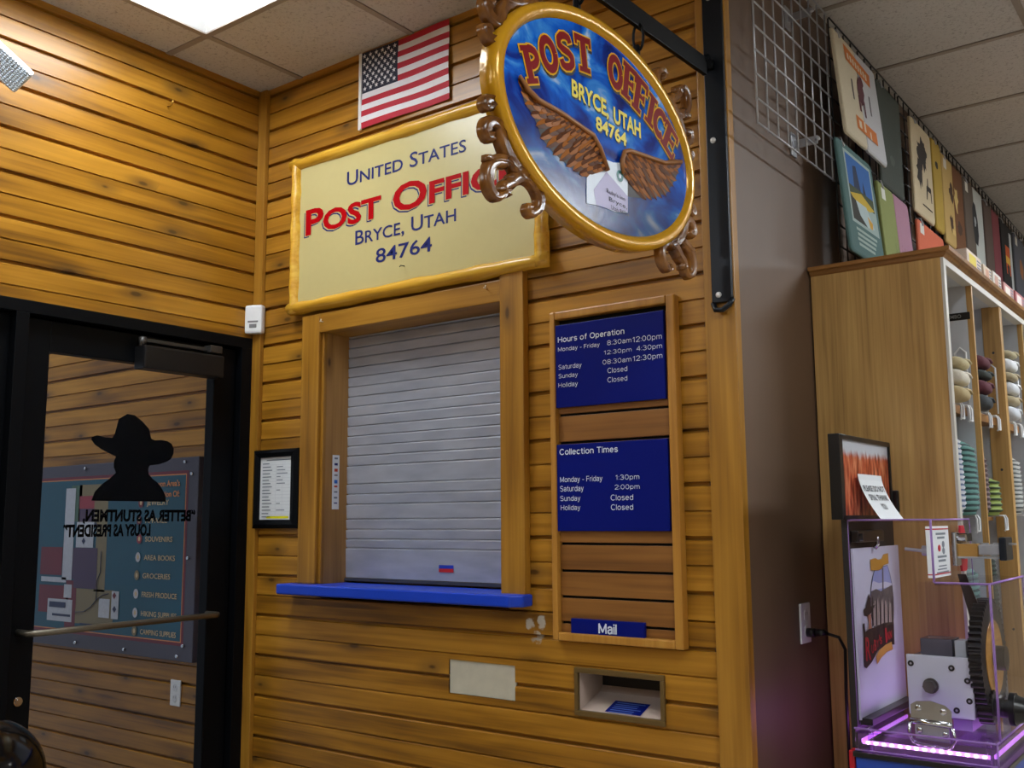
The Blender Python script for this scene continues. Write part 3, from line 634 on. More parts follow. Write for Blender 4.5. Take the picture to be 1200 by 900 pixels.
# winged letter
def lerp(a, b_, t_): return (a[0]+(b_[0]-a[0])*t_, a[1]+(b_[1]-a[1])*t_)
def along(pl, t_):
    ls = [math.dist(pl[i], pl[i+1]) for i in range(len(pl)-1)]; d = t_*sum(ls)
    for i, l in enumerate(ls):
        if d <= l or i == len(ls)-1: return lerp(pl[i], pl[i+1], min(1, d/l))
        d -= l
def feather(mb, a, b_, w_, c, mat=0):
    dx, dy = b_[0]-a[0], b_[1]-a[1]; l = math.hypot(dx, dy) or 1; nx, ny = -dy/l*w_, dx/l*w_
    prof_ = [(0, .5), (.3, 1), (.7, 1), (.9, .65), (1, 0)]
    ctr = [FS.p(a[0]+dx*t_, a[1]+dy*t_, c+.003*(1-.6*t_)) for t_, _ in prof_]
    lf_ = [FS.p(a[0]+dx*t_+nx*k, a[1]+dy*t_+ny*k, c) for t_, k in prof_]; rg = [FS.p(a[0]+dx*t_-nx*k, a[1]+dy*t_-ny*k, c) for t_, k in prof_]
    for i in range(4): mb.add([lf_[i], ctr[i], ctr[i+1], lf_[i+1]], [[0, 1, 2, 3]], mat); mb.add([ctr[i], rg[i], rg[i+1], ctr[i+1]], [[0, 1, 2, 3]], 1-mat if mat < 2 else mat)
def wing(name, bone, tips, n, wf, swp):
    mb = MB(); S = lambda l: [sl(*q) for q in l]; bone, tips = S(bone), S(tips)
    mb.poly(FS, bone+tips[::-1], -.0038, 2)
    for lay, (f0, f1, k, ww) in enumerate(((.12, 1.06, n, 1.0), (.08, .78, n, 1.0), (.03, .56, n+2, .9), (.0, .36, n+3, .8), (-.03, .2, n+3, .7))):
        for i in range(k):
            t_ = (i+.5)/k*.9+(.1 if swp < 0 else 0); a, b_ = along(bone, t_), along(tips, min(1, max(0, t_+swp))); a2, b2 = lerp(a, b_, f0), lerp(a, b_, f1)
            feather(mb, a2, b2, wf*ww, -.0036+lay*.0011+.0003*(i % 2), (i+lay) % 2)
    mb.tube([FS.p(q[0], q[1], .0025) for q in bone], [.003]+[.0055]*(len(bone)-1), 8, 3)
    return mb.build(name, [flat('feather brown', srgb(158, 94, 34), .4, spec=.2), flat('feather dark brown', srgb(88, 46, 16), .4, spec=.2), flat('feather underpaint', srgb(34, 20, 12), .5), flat('feather edge', srgb(150, 96, 44), .4)], os_, weld=False)
wing('left_wing', [(608, 89), (618, 106), (630, 118), (655, 132), (678, 148), (694, 159), (702, 174), (711, 200)], [(610, 92), (616, 118), (629, 140), (637, 162), (650, 178), (668, 194), (690, 208), (707, 217)], 13, .0095, -.2)
wing('right_wing', [(729, 204), (728, 188), (731, 178), (737, 177), (760, 185), (778, 191), (797, 190)], [(738, 230), (746, 231), (757, 232), (770, 231), (783, 226), (793, 210), (799, 191)], 11, .0095, .2)
env = MB(); ep = [sl(*q) for q in ((689, 208), (700, 196), (706, 184), (720, 190), (737, 191), (737, 249), (722, 248), (706, 241), (689, 238))]
env.poly(FS, ep, -.003, 0); env.poly(FS, [sl(*q) for q in ((712, 201), (737, 230), (737, 248), (726, 248), (700, 240), (697, 222))], -.0026, 1)
cx, cy = sl(727.5, 206); env.poly(FS, [(cx+.014*math.cos(k*PI/8), cy+.013*math.sin(k*PI/8)) for k in range(16)], -.0022, 2)
env.poly(FS, [(cx+.005*math.cos(k*PI/5), cy+.006*math.sin(k*PI/5)) for k in range(10)], -.0018, 0)
a0, b0 = sl(712, 222); F2 = Fr(FS.p(0, 0, 0), FS.u, FS.v)
for i, tx in enumerate(("Ruby's Inn", 'Bryce,', 'Utah 84764')): env.text(F2, tx, a0+.008*i, a0+.075+.008*i, b0-.016*i-.006, b0-.016*i+.004, -.0018, 3)
env.build('painted_envelope', [flat('envelope white', srgb(216, 226, 240), .4), flat('envelope lavender', srgb(168, 160, 200), .4), flat('stamp green', srgb(24, 108, 108), .4), INK], os_, weld=False)
# carved scrollwork at four corners
def spiral(cx, cy, r0, turns, a0, dirn=1, n=22):
    return [(cx+r0*(1-.78*i/n)*math.cos(a0+dirn*turns*2*PI*i/n), cy+r0*(1-.78*i/n)*math.sin(a0+dirn*turns*2*PI*i/n)) for i in range(n+1)]
def curl(mb, path, w0, w1, c=-.012, thick=.014):
    n = len(path); vs, fs = [], []
    for i, (a, b_) in enumerate(path):
        (xa, ya), (xb, yb) = path[max(0, i-1)], path[min(n-1, i+1)]; dx, dy = xb-xa, yb-ya; l = math.hypot(dx, dy) or 1; nx, ny = -dy/l, dx/l
        wd_ = w0+(w1-w0)*i/(n-1)
        for s_, d_ in ((-1, -thick), (-1, -.2*thick), (-.55, .6*thick), (0, .25*thick), (.55, .6*thick), (1, -.2*thick), (1, -thick)): vs.append(FS.p(a+nx*wd_*s_, b_+ny*wd_*s_, c+d_))
    for i in range(n-1):
        for q in range(6): fs.append([i*7+q, i*7+q+1, i*7+q+8, i*7+q+7])
    fs += [list(range(7)), [(n-1)*7+q for q in range(7)]]
    mb.add(vs, fs, 0, True)
def smooth(pl, n=26):
    P = [pl[0]]+pl+[pl[-1]]; out = []
    for k in range(n+1):
        t_ = k/n*(len(pl)-1); i = min(int(t_), len(pl)-2); f = t_-i; p0, p1, p2, p3 = P[i], P[i+1], P[i+2], P[i+3]
        out.append(tuple(.5*(2*p1[q]+(p2[q]-p0[q])*f+(2*p0[q]-5*p1[q]+4*p2[q]-p3[q])*f*f+(3*p1[q]-p0[q]-3*p2[q]+p3[q])*f**3) for q in (0, 1)))
    return out
LLC = [(smooth([sl(*q) for q in pl]), w0, w1) for pl, w0, w1 in (
    ([(596, 140), (593, 130), (588, 121), (581, 114), (576, 116), (575, 121), (578, 124), (581, 121)], .013, .007),
    ([(612, 198), (606, 187), (600, 176), (595, 162), (592, 148), (586, 141), (579, 142), (576, 149), (578, 157), (584, 158)], .015, .011),
    ([(622, 208), (613, 196), (603, 187), (592, 184), (583, 185), (577, 182)], .015, .006),
    ([(600, 188), (588, 188), (581, 194), (579, 205), (580, 218), (586, 228), (593, 229), (597, 223), (594, 218)], .013, .006),
    ([(606, 212), (615, 205), (626, 208), (634, 218), (639, 232), (637, 244), (630, 249), (625, 245), (627, 239)], .014, .007),
    ([(615, 206), (606, 212), (599, 216), (598, 222), (603, 225)], .013, .008))]
for sx_, sz_ in ((1, 1), (1, -1), (-1, 1), (-1, -1)):
    mb = MB()
    for pl, w0, w1 in LLC: curl(mb, [(a*sx_, b_*sz_) for a, b_ in pl], w0, w1)
    mb.build('carved_scroll', CARVE, os_, weld=False)
for y in (-.65, -.403):
    ch = MB(); za = ZA-.035+(y+.06)*.045+.006
    zr = 2.268+RB*math.sqrt(1-((y+.54)/RA)**2)
    ring = lambda cz_, r1, r2, ax: [(SX+(r1*math.cos(k*PI/8) if ax else 0), y+(0 if ax else r1*math.cos(k*PI/8)), cz_+r2*math.sin(k*PI/8)) for k in range(16)]
    top = za+.02; h = max(.03, (top-zr)/2)
    ch.tube(ring(top-.012, .012, .014, False), .0028, 8, closed=True)
    ch.tube(ring((top-.02+zr+.012)/2, .013, max(.014, (top-.02-zr-.012)/2+.004), True), .0032, 8, closed=True)
    ch.box((SX-.012, y-.006, zr-.02), (SX+.002, y+.006, zr+.022), .003)
    ch.build('hanger_ring', BLACK, os_, weld=False)

# ------------------------------------------------------------------ hours board
hb = thing('notice_board', (1.51, 0, 1.13), 'tall slatted wooden board with blue hours and collection signs', 'notice board')
HX0, HX1, HZ0, HZ1 = 1.318, 1.71, 1.13, 2.027
MB().box((HX0, -.03, HZ0), (HX0+.018, 0, HZ1), .004).build('frame_rail', MOULD, hb); MB().box((HX1-.024, -.03, HZ0), (HX1, 0, HZ1), .004).build('frame_rail', MOULD, hb)
MB().box((HX0+.018, -.03, HZ0), (HX1-.024, 0, HZ0+.022), .004).build('frame_rail', MOULD, hb); MB().box((HX0+.018, -.03, HZ1-.022), (HX1-.024, 0, HZ1), .004).build('frame_rail', MOULD, hb)
MB().box((HX0+.01, -.003, HZ0+.01), (HX1-.01, 0.0, HZ1-.01)).build('back_board', flat('black backing', srgb(8, 6, 5), .8), hb)
z = HZ0+.022
for zt in (1.177, 1.245, 1.314, 1.386, 1.43, 1.66, 1.737, 1.992, HZ1-.022):
    if zt-z > .02: MB().box((HX0+.018, -.014, z), (HX1-.024, -.003, zt-.0035), .0015).build('slat', FRAMEW, hb)
    z = zt+.0035
PY = -.026
def plate(name, x0, x1, z0, z1, rows):
    o = MB().box((x0, PY, z0), (x1, -.014, z1), .002).build(name, BLUEP, hb); t = MB()
    for r in rows: r(t)
    build_words(t, FM, .016, 'lettering', TXTW, o); return o
hA = lambda a, c: onY(640+a/7.5, 360+c/7.5, PY); hB = lambda a, c: onY(640+a/6.925, 500+c/6.925, PY); hC = lambda a, c: onY(640+a/5, 600+c/5, PY)
def R(h, txt, ll, ur, bold=.058):
    return lambda t: sans(t, FM, txt, h(*ll).x, h(*ur).x, h(*ll).z, h(*ur).z, -PY+.0008, 0, bold)
plate('hours_sign', 1.336, 1.677, 1.757, 1.989, [R(hA, 'Hours of Operation', (108, 310), (685, 187), .085), R(hA, 'Monday - Friday', (108, 390), (470, 310)), R(hA, '8:30am', (540, 333), (748, 268)), R(hA, '12:00pm', (760, 308), (1015, 232)),
      R(hA, '12:30pm', (507, 417), (750, 354)), R(hA, '4:30pm', (797, 384), (1018, 318)), R(hA, '08:30am', (500, 503), (748, 437)), R(hA, '12:30pm', (762, 474), (1020, 402)), R(hA, 'Saturday', (112, 548), (310, 487)), R(hA, 'Sunday', (112, 625), (277, 572)),
      R(hA, 'Holiday', (112, 705), (277, 652)), R(hA, 'Closed', (543, 578), (712, 518)), R(hA, 'Closed', (543, 660), (712, 602))])['label'] = 'dark blue Hours of Operation sign'
plate('collection_sign', 1.336, 1.679, 1.42, 1.655, [R(hB, 'Collection Times', (113, 228), (580, 158), .085), R(hB, 'Monday - Friday', (117, 450), (455, 398)), R(hB, 'Saturday', (117, 525), (303, 478)), R(hB, 'Sunday', (118, 602), (277, 560)), R(hB, 'Holiday', (122, 676), (277, 636)),
      R(hB, '1:30pm', (562, 430), (755, 387)), R(hB, '2:00pm', (560, 508), (758, 467)), R(hB, 'Closed', (528, 597), (705, 550)), R(hB, 'Closed', (530, 675), (705, 630))])['label'] = 'dark blue Collection Times sign'
plate('mail_sign', 1.375, 1.598, 1.146, 1.19, [R(hC, 'Mail', (312, 708), (410, 662), .095)])['label'] = 'small blue Mail plate'

# ------------------------------------------------------------------ mail slot and blanked slot
ms = thing('mail_slot', (1.505, 0, .937), 'brass framed mail drop slot under the hours board', 'mail slot')
BR = flat('dull bronze', srgb(120, 98, 58), .4, .5, noise=.1)
f_ = MB()
for a0, a1, z0, z1 in ((1.37, 1.64, .937, .951), (1.37, 1.64, 1.047, 1.061), (1.37, 1.382, .951, 1.047), (1.628, 1.64, .951, 1.047)): f_.box((a0, -.008, z0), (a1, .004, z1), .002)
f_.build('frame', BR, ms, weld=False)
LINER = flat('pale slot liner', srgb(196, 176, 164), .5)
t_ = MB(); t_.box((1.379, .002, .943), (1.383, .13, 1.055)); t_.box((1.627, .002, .943), (1.631, .13, 1.055)); t_.add([(1.379, 0, .95), (1.631, 0, .95), (1.631, .10, .985), (1.379, .10, .985)], [[0, 1, 2, 3]]); t_.add([(1.379, .10, .985), (1.631, .10, .985), (1.631, .115, 1.0), (1.379, .115, 1.0)], [[0, 1, 2, 3]])
t_.build('tray', LINER, ms, weld=False)
MB().box((1.379, .115, .945), (1.631, .13, 1.055)).box((1.379, .0, 1.05), (1.631, .13, 1.056)).build('chute_back', flat('dark chute', srgb(18, 14, 13), .6), ms, weld=False)
lb = MB(); sy = lambda y: .95+.35*y+.0015
P4 = [(1.456, .006), (1.562, .006), (1.562, .062), (1.456, .062)]
lb.add([(x, y, sy(y)) for x, y in P4], [[0, 1, 2, 3]], 0)
for k in range(6): y = .054-.009*k; w_ = .07 if k % 3 else .085; lb.add([(1.467, y, sy(y)+.0006), (1.467+w_, y, sy(y)+.0006), (1.467+w_, y-.003, sy(y-.003)+.0006), (1.467, y-.003, sy(y-.003)+.0006)], [[0, 1, 2, 3]], 1)
lb.build('instruction_label', [BLUEP, flat('faint label print', srgb(90, 120, 200), .5)], ms, weld=False)
bs = MB().box((.926, .004, .951), (1.168, .012, 1.047), .001)
tag(bs.build('cover_plate', flat('scuffed off-white board', srgb(196, 190, 170), .6, noise=.12, nscale=30)), 'off-white cover plate set in the planks below the counter', 'cover plate')

# ------------------------------------------------------------------ black framed notice, sensor
nf = thing('framed_notice', (.152, 0, 1.428), 'white price sheet in a black frame left of the counter window', 'framed notice')
a0, a1, z0, z1 = .034, .269, 1.428, 1.70
for nm, p in (('frame_rail', ((a0, z0), (a1, z0), (a1-.04, z0+.03), (a0+.028, z0+.03))), ('frame_rail', ((a1, z0), (a1, z1), (a1-.04, z1-.026), (a1-.04, z0+.03))), ('frame_rail', ((a1, z1), (a0, z1), (a0+.028, z1-.026), (a1-.04, z1-.026))), ('frame_rail', ((a0, z1), (a0, z0), (a0+.028, z0+.03), (a0+.028, z1-.026)))):
    m_ = MB(); vs = [FM.p(p[0][0], p[0][1], 0.0), FM.p(p[1][0], p[1][1], 0.0), FM.p(p[0][0], p[0][1], .02), FM.p(p[1][0], p[1][1], .02), FM.p(p[2][0], p[2][1], .019), FM.p(p[3][0], p[3][1], .019), FM.p(p[2][0], p[2][1], .012), FM.p(p[3][0], p[3][1], .012)]
    mid = [FM.p(p[0][0]*.55+p[3][0]*.45, p[0][1]*.55+p[3][1]*.45, .026), FM.p(p[1][0]*.55+p[2][0]*.45, p[1][1]*.55+p[2][1]*.45, .026)]
    vs += mid; m_.add(vs, [[0, 1, 3, 2], [2, 3, 9, 8], [8, 9, 4, 5], [5, 4, 6, 7]]); m_.build(nm, BLACK, nf, weld=False)
sh_ = MB(); sh_.fbox(FM, a0+.026, a1-.038, z0+.028, z1-.024, .008, .012, 0, 0)
sx0, sx1 = a0+.04, a1-.046
for k in range(17):
    zz = z1-.05-k*.0115
    sh_.quad(FM, sx0, sx0+(.035+.02*((k*7) % 5)/5), zz, zz+.0035, .0125, 1)
    if k in (1, 2, 3, 4, 5, 6, 8, 12, 14): sh_.quad(FM, sx0+.075, sx0+.095+.012*((k*5) % 4), zz, zz+.003, .0125, 1)
    sh_.quad(FM, sx0, sx1, zz-.0035, zz-.0028, .0124, 3)
sh_.quad(FM, sx0+.02, sx1, z1-.038, z1-.0345, .0125, 1); sh_.quad(FM, sx0+.026, sx1-.008, z0+.034, z0+.042, .0125, 2)
for u in (.07, .105): sh_.quad(FM, sx0+u, sx0+u+.0008, z0+.046, z1-.05, .0123, 3)
sh_.build('printed_sheet', [PAPER, GREYTXT, YEL, flat('table rule', srgb(190, 196, 204), .6)], nf, weld=False)
se = thing('motion_sensor', (.03, -.03, 2.12), 'small white motion sensor in the corner above the glass door', 'sensor')
MB().box((-.034, -.016, 0), (.034, .016, .105), .01).build('housing', WHITE, se, ).location = (0, 0, 0)
MB().box((-.02, -.0175, .04), (.02, -.014, .046), .001).box((-.014, -.0175, .02), (.014, -.014, .034), .002).build('lens', flat('sensor lens grey', srgb(120, 122, 126), .4), se)
for ch in se.children:
    ch.data.transform(Matrix.Translation(se.location)); 
se.rotation_euler.z = math.radians(25)

# ------------------------------------------------------------------ emergency light head on the left wall
P_ = onX(15, 87, .1)
el = thing('emergency_light', (0, P_.y-.06, P_.z-.07), 'white emergency light with ribbed clear lens high on the left wall', 'emergency light')
m_ = MB().box((.0, P_.y-.24, P_.z-.06), (.05, P_.y-.09, P_.z+.09), .008); m_.build('housing', WHITE, el)
hd = MB(); c0 = onX(0, 74, .13); ex = Vector((.72, -.4, -.56)).normalized(); e2 = Vector((.52, .39, -.76)); e2 = (e2-ex*e2.dot(ex)).normalized(); e3 = e2.cross(ex)
FE = Fr(c0, e3, e2); hh, hw_ = .08, .04
hd.fbox(FE, -hw_, hw_, -hh, hh, -.05*1, -.004, .008); hd.tube([c0-FE.n*.04, (.04, P_.y-.12, P_.z)], .014, 10); hd.build('lamp_head', WHITE, el, weld=False)
ln = MB()
for i in range(11):
    for q in range(16):
        u0, v0 = -hw_+.004+i*(2*hw_-.008)/11, -hh+.004+q*(2*hh-.008)/16; du, dv = (2*hw_-.008)/11, (2*hh-.008)/16
        ln.add([FE.p(u0, v0, -.003), FE.p(u0+du, v0, -.003), FE.p(u0+du, v0+dv, -.003), FE.p(u0, v0+dv, -.003), FE.p(u0+du/2, v0+dv/2, .002)], [[0, 1, 4], [1, 2, 4], [2, 3, 4], [3, 0, 4]])
ln.build('lens', flat('ribbed lens', srgb(206, 216, 226), .35, noise=.1), el, weld=False)

# ------------------------------------------------------------------ map board and socket seen through the door
mp_ = thing('map_board', (-.85, 0, .95), 'teal store map board on the planks behind the glass door', 'map board')
MX0, MX1, MZ0, MZ1, MY = -1.47, -.275, .945, 1.695, -.03
MB().box((MX0, MY+.004, MZ0), (MX1, -.004, MZ1), .004).build('frame', flat('slate frame', srgb(74, 72, 86), .35), mp_)
hM = lambda a, c: onY(a, c, MY)
pm = MB(); TEAL, MAR, ORL, TANM, PUR, LGY, GRN, PNK, TX = range(9)
px0, px1, pz0, pz1 = MX0+.055, -.335, MZ0+.055, MZ1-.05
pm.quad(FM, px0, px1, pz0, pz1, -MY-.0034, MAR); pm.quad(FM, px0+.012, px1-.012, pz0+.012, pz1-.012, -MY-.003, ORL); pm.quad(FM, px0+.016, px1-.016, pz0+.016, pz1-.016, -MY-.0026, TEAL)
def pr_(a, c, mat, lay): A, B_ = hM(*a), hM(*c); pm.quad(FM, A.x, B_.x, B_.z, A.z, -MY-.0022+lay*.0004, mat)
cm = lambda a, c: (40+a/4.29, 540+c/4.29)
for a, c, mt, ly in (((188, 125), (232, 305), GRN, 0), ((228, 122), (365, 330), TANM, 0), ((228, 178), (300, 240), PNK, 1), ((228, 242), (300, 305), PUR, 1), ((312, 330), (350, 660), TANM, 0), ((205, 640), (390, 835), TANM, 0), ((165, 437), (310, 600), PUR, 1), ((205, 437), (308, 645), PUR, 2),
                     ((35, 432), (135, 575), MAR, 1), ((25, 620), (165, 770), MAR, 1), ((160, 600), (200, 840), MAR, 1), ((162, 140), (186, 600), LGY, 3), ((35, 580), (158, 612), LGY, 3), ((68, 690), (185, 812), LGY, 3), ((215, 308), (295, 437), LGY, 4), ((325, 692), (375, 792), LGY, 4), ((390, 655), (420, 798), LGY, 4), ((150, 620), (185, 690), LGY, 3),
                     ((76, 705), (156, 740), TX+1, 5), ((90, 765), (180, 785), TX+1, 5), ((228, 815), (325, 832), TX+1, 5)): pr_(cm(*a), cm(*c), mt, ly)
for px, py, mt in ((112, 615, TX+1), (134, 698, MAR), (134, 714, TX+1), (98, 634, TX+1)):
    A = hM(px, py); pm.poly(FM, [(A.x+.014*math.cos(k*PI/2), A.z+.014*math.sin(k*PI/2)) for k in range(4)], -MY+.0006, mt)
for txt, l, r in (('JEWELRY', (172, 592), (198, 589)), ('APPAREL', (170, 613), (196, 610)), ('SOUVENIRS', (170, 635), (202, 632)), ('AREA BOOKS', (168.5, 656), (205, 655)), ('GROCERIES', (167, 678), (199.5, 676)), ('FRESH PRODUCE', (166, 699), (207, 700)), ('HIKING SUPPLIES', (165, 721.5), (206.7, 723)), ('CAMPING SUPPLIES', (164, 743), (206, 745))):
    A, B_ = hM(*l), hM(*r); z = (A.z+B_.z)/2-.004; pm.text(FM, txt, A.x, B_.x, z, z+.02, -MY+.0002, TX, .012)
    pm.poly(FM, [(A.x-.04+.017*math.cos(k*PI/6), z+.01+.019*math.sin(k*PI/6)) for k in range(12)], -MY+.0002, (PNK, MAR, MAR, PNK, LGY, TANM, LGY, TANM)[int((1.62-z)/.075) % 8])
    pm.poly(FM, [(A.x-.04+.008*math.cos(k*PI/3), z+.01+.01*math.sin(k*PI/3)) for k in range(6)], -MY+.0006, TX)
A = hM(188, 560); pm.text(FM, "Bryce Canyon Area's", -.66, -.385, 1.588, 1.611, -MY+.0002, ORL+0, .02); pm.text(FM, 'Best Selection Of:', -.62, -.385, 1.548, 1.571, -MY+.0002, ORL, .02)
cur = [hM(*cm(*q)) for q in ((330, 455), (330, 560), (322, 650), (205, 760), (300, 730), (330, 690), (370, 665))]
for i in (0, 1): pass
crv = [hM(*cm(*q)) for q in ((205, 760), (250, 758), (285, 735), (312, 700), (340, 678), (375, 668))]
pm.tube([Vector((q.x, MY-.001, q.z)) for q in crv], .0016, 6, TX+1); crv = [hM(*cm(*q)) for q in ((338, 455), (334, 560), (318, 600), (312, 700))]
pm.tube([Vector((q.x, MY-.001, q.z)) for q in crv], .0016, 6, TX+1)
pm.build('printed_panel', [flat('map teal', srgb(22, 82, 104), .3), flat('map maroon', srgb(110, 34, 50), .3), flat('map orange', srgb(216, 140, 80), .3), flat('map tan', srgb(130, 118, 86), .3), flat('map purple', srgb(74, 54, 84), .3), flat('map grey', srgb(186, 192, 204), .3, noise=.15, nscale=90), flat('map green', srgb(70, 100, 84), .3), flat('map pink', srgb(150, 52, 66), .3), flat('map lettering', srgb(206, 182, 140), .3), flat('map navy', srgb(34, 46, 84), .3)], mp_, weld=False)
for px, py in ((217, 541), (225, 555), (220, 654), (214, 757), (207, 769), (145, 761), (88, 753), (100, 549)):
    A = hM(px, py); MB().cyl((A.x, MY+.005, A.z), (A.x, MY-.004, A.z), .006, 12).build('screw', CHROME, mp_)
def outlet(loc, F, label, scale=1):
    o = thing('power_outlet', loc, label, 'outlet', 'wall outlets'); G_ = Fr(loc, F.u, F.v); s = scale
    MB().fbox(G_, -.034*s, .034*s, -.052*s, .052*s, 0, .006, .003).build('cover', WHITE, o)
    for sz in (-1, 1):
        m_ = MB(); m_.prism(G_, [(.016*s*max(-.8, min(.8, math.cos(k*PI/8))), sz*.021*s+.015*s*math.sin(k*PI/8)) for k in range(16)], .005, .0078)
        for dx in (-.006, .006): m_.quad(G_, dx*s-.001, dx*s+.001, sz*.021*s, sz*.021*s+.008*s, .0081, 1)
        m_.build('socket', [flat('socket white', srgb(206, 208, 212), .4), INK], o, weld=False)
    return o
outlet((-.401, .0, .826), FM, 'white wall outlet on the planks seen through the glass door', .9)
# black bin with domed lid, lower left
bn = thing('trash_bin', (.3, -1.045, 0), 'black bin with a glossy domed lid in front of the sidelight', 'bin')
MB().lathe((.3, -1.045, 0), [(.0, 0), (.13, 0), (.135, .01), (.15, .8), (.146, .8)], 40).build('body', BLACKP, bn)
MB().lathe((.3, -1.045, .8), [(.155, 0), (.16, .01), (.158, .03)] + [(.155*math.cos(a*PI/24), .03+.145*math.sin(a*PI/24)) for a in range(0, 13)], 48).build('lid', flat('glossy black lid', srgb(12, 12, 13), .12), bn)
MB().box((.28, -1.055, .968), (.33, -1.02, .985), .004).build('lid_latch', flat('grey latch', srgb(120, 124, 128), .3, .6), bn)

# ------------------------------------------------------------------ wire grid panels with shirts on the brown wall
XG = 1.94
def grid_panel(y0, ny, z0, z1, label):
    o = thing('wire_grid_panel', (L, y0, z0), label, 'grid panel', 'wire grid panels on the brown wall'); s = .0685; m_ = MB(); y1 = y0+ny*s; nz = round((z1-z0)/.0655)
    for i in range(ny+1): m_.tube([(XG, y0+i*s, z0), (XG, y0+i*s, z1)], .0027, 6)
    for i in range(nz+1): m_.tube([(XG+.0045, y0-.004, z0+(z1-z0)*i/nz), (XG+.0045, y1+.004, z0+(z1-z0)*i/nz)], .0027, 6)
    m_.build('wire_mesh', STEEL if ny == 8 and z0 > 2.4 else flat('dark grid wire', srgb(60, 60, 62), .3, .8), o, weld=False)
    for z in (z1-.05, z0+.085):
        b_ = MB(); yb = y0+ny*s*.75; b_.box((L, yb-.02, z-.035), (L+.004, yb+.02, z+.035), .001); b_.box((L+.004, yb-.002, z-.012), (XG+.008, yb+.002, z+.012)); b_.tube([(XG+.002, yb, z), (XG+.014, yb, z+.004)], .006, 8); b_.build('wall_bracket', STEEL, o, weld=False)
    return o
grid_panel(.012, 8, 2.44, 2.965, 'bare chrome wire grid panel nearest the plank wall')
grid_panel(.59, 10, 2.18, 2.965, 'wire grid panel behind the cream and teal shirts')
grid_panel(1.31, 10, 2.18, 2.965, 'wire grid panel behind the deer print and brown shirts')
grid_panel(2.03, 12, 2.18, 2.965, 'wire grid panel behind the white and maroon shirts')
grid_panel(2.89, 12, 2.18, 2.965, 'wire grid panel furthest down the brown wall')
XS = 1.949
def rrect(y0, y1, z0, z1, r, n=4):
    out = []
    for cy, cz, a in ((y1-r, z1-r, 0), (y0+r, z1-r, 90), (y0+r, z0+r, 180), (y1-r, z0+r, 270)):
        for k in range(n+1): t_ = math.radians(a+90*k/n); out.append((cy+r*math.cos(t_), cz+r*math.sin(t_)))
    return out
def cloth_slab(mb, F, pts, c0, c1, mat=0):
    n = len(pts); cx = sum(p[0] for p in pts)/n; cz_ = sum(p[1] for p in pts)/n
    rings = [(1.0, c0), (1.0, c0+(c1-c0)*.6), (.985, c1-.002), (.96, c1), (.5, c1+.001)]
    vs, fs = [], []
    for s_, c in rings:
        for a, b_ in pts: vs.append(F.p(cx+(a-cx)*s_, cz_+(b_-cz_)*s_, c))
    for i in range(len(rings)-1):
        for k in range(n): fs.append([i*n+k, i*n+(k+1) % n, (i+1)*n+(k+1) % n, (i+1)*n+k])
    fs += [list(range(n))[::-1], [4*n+k for k in range(n)]]
    mb.add(vs, fs, mat, False)
def fab(name, c): return flat(name, srgb(*c), .85, noise=.08, nscale=160, bump=.15)
def shirt(label, y0, y1, z0, z1, halves, prints=(), lean=0, x=XS):
    o = thing('folded_shirt', (x, (y0+y1)/2, z0), label, 'shirt', 'folded shirts on the wire grid'); F = Fr((x, 0, 0), (0, 1, 0), (0, 0, 1))
    n = len(halves); w_ = (y1-y0)/n
    for i, (nm, c) in enumerate(halves):
        m_ = MB(); cloth_slab(m_, F, rrect(y0+i*w_+.001, y0+(i+1)*w_-.001, z0, z1, .016 if n == 1 else .012), 0, .011)
        for q in m_.v: q.x += lean*(z1-q.z)/(z1-z0)
        m_.build('body' if n == 1 else ('left_half' if i == 0 else 'right_half'), fab(nm, c), o, weld=False)
    if prints:
        mats, m_ = [], MB()
        for c, pts in prints:
            mt = flat('print %d %d %d' % c, srgb(*c), .8)
            if mt not in mats: mats.append(mt)
            P_ = [(y0+(y1-y0)*u, z0+(z1-z0)*v) for u, v in pts]
            m_.poly(F, P_, .0125+len(m_.f)*2e-5, mats.index(mt))
        for q in m_.v: q.x += lean*(z1-q.z)/(z1-z0)
        m_.build('print', mats, o, weld=False)
    c_ = MB(); yc = y0+.05; c_.tube([(x-.012, yc, z1+.012), (x+.008, yc, z1+.008), (x+.016, yc, z1-.02)], .003, 6); c_.build('hanger_clip', STEEL, o)
    return o
def RC(u0, u1, v0, v1): return [(u0, v0), (u1, v0), (u1, v1), (u0, v1)]
def blob(cu, cv, ru, rv, sd, n=14, j=.35):
    r_ = random.Random(sd); return [(cu+ru*(1-j*r_.random())*math.cos(2*PI*k/n), cv+rv*(1-j*r_.random())*math.sin(2*PI*k/n)) for k in range(n)]
OR_, DR, CRM = (196, 110, 44), (84, 34, 44), (206, 194, 168)
shirt('half cream half pale grey folded shirt with an orange banner and dark red rider print', .565, .965, 2.585, 2.925, [('shirt cream', (198, 186, 160)), ('shirt pale grey', (186, 186, 190))],
      [(OR_, [(.22, .78), (.80, .74), (.82, .88), (.2, .93)])] + [(CRM, RC(.27+.06*k, .305+.06*k, .81-.004*k, .87-.004*k)) for k in range(8)] + [(DR, blob(.5, .58, .1, .16, 3)), (DR, RC(.42, .46, .36, .52)), (DR, RC(.54, .57, .34, .5)), (DR, blob(.55, .7, .06, .06, 5)), ((60, 50, 60), RC(.28, .31, .42, .62)), ((60, 50, 60), RC(.70, .73, .42, .62)), (OR_, RC(.28, .78, .14, .27)), (CRM, RC(.34, .4, .17, .24)), (CRM, RC(.46, .5, .17, .27)), (CRM, RC(.6, .63, .14, .22))], lean=.028)
shirt('dark grey green folded shirt right of the cream and grey shirt', .985, 1.25, 2.55, 2.915, [('shirt dark green grey', (62, 68, 62))], [((74, 80, 74), blob(.5, .3, .12, .06, 4))])
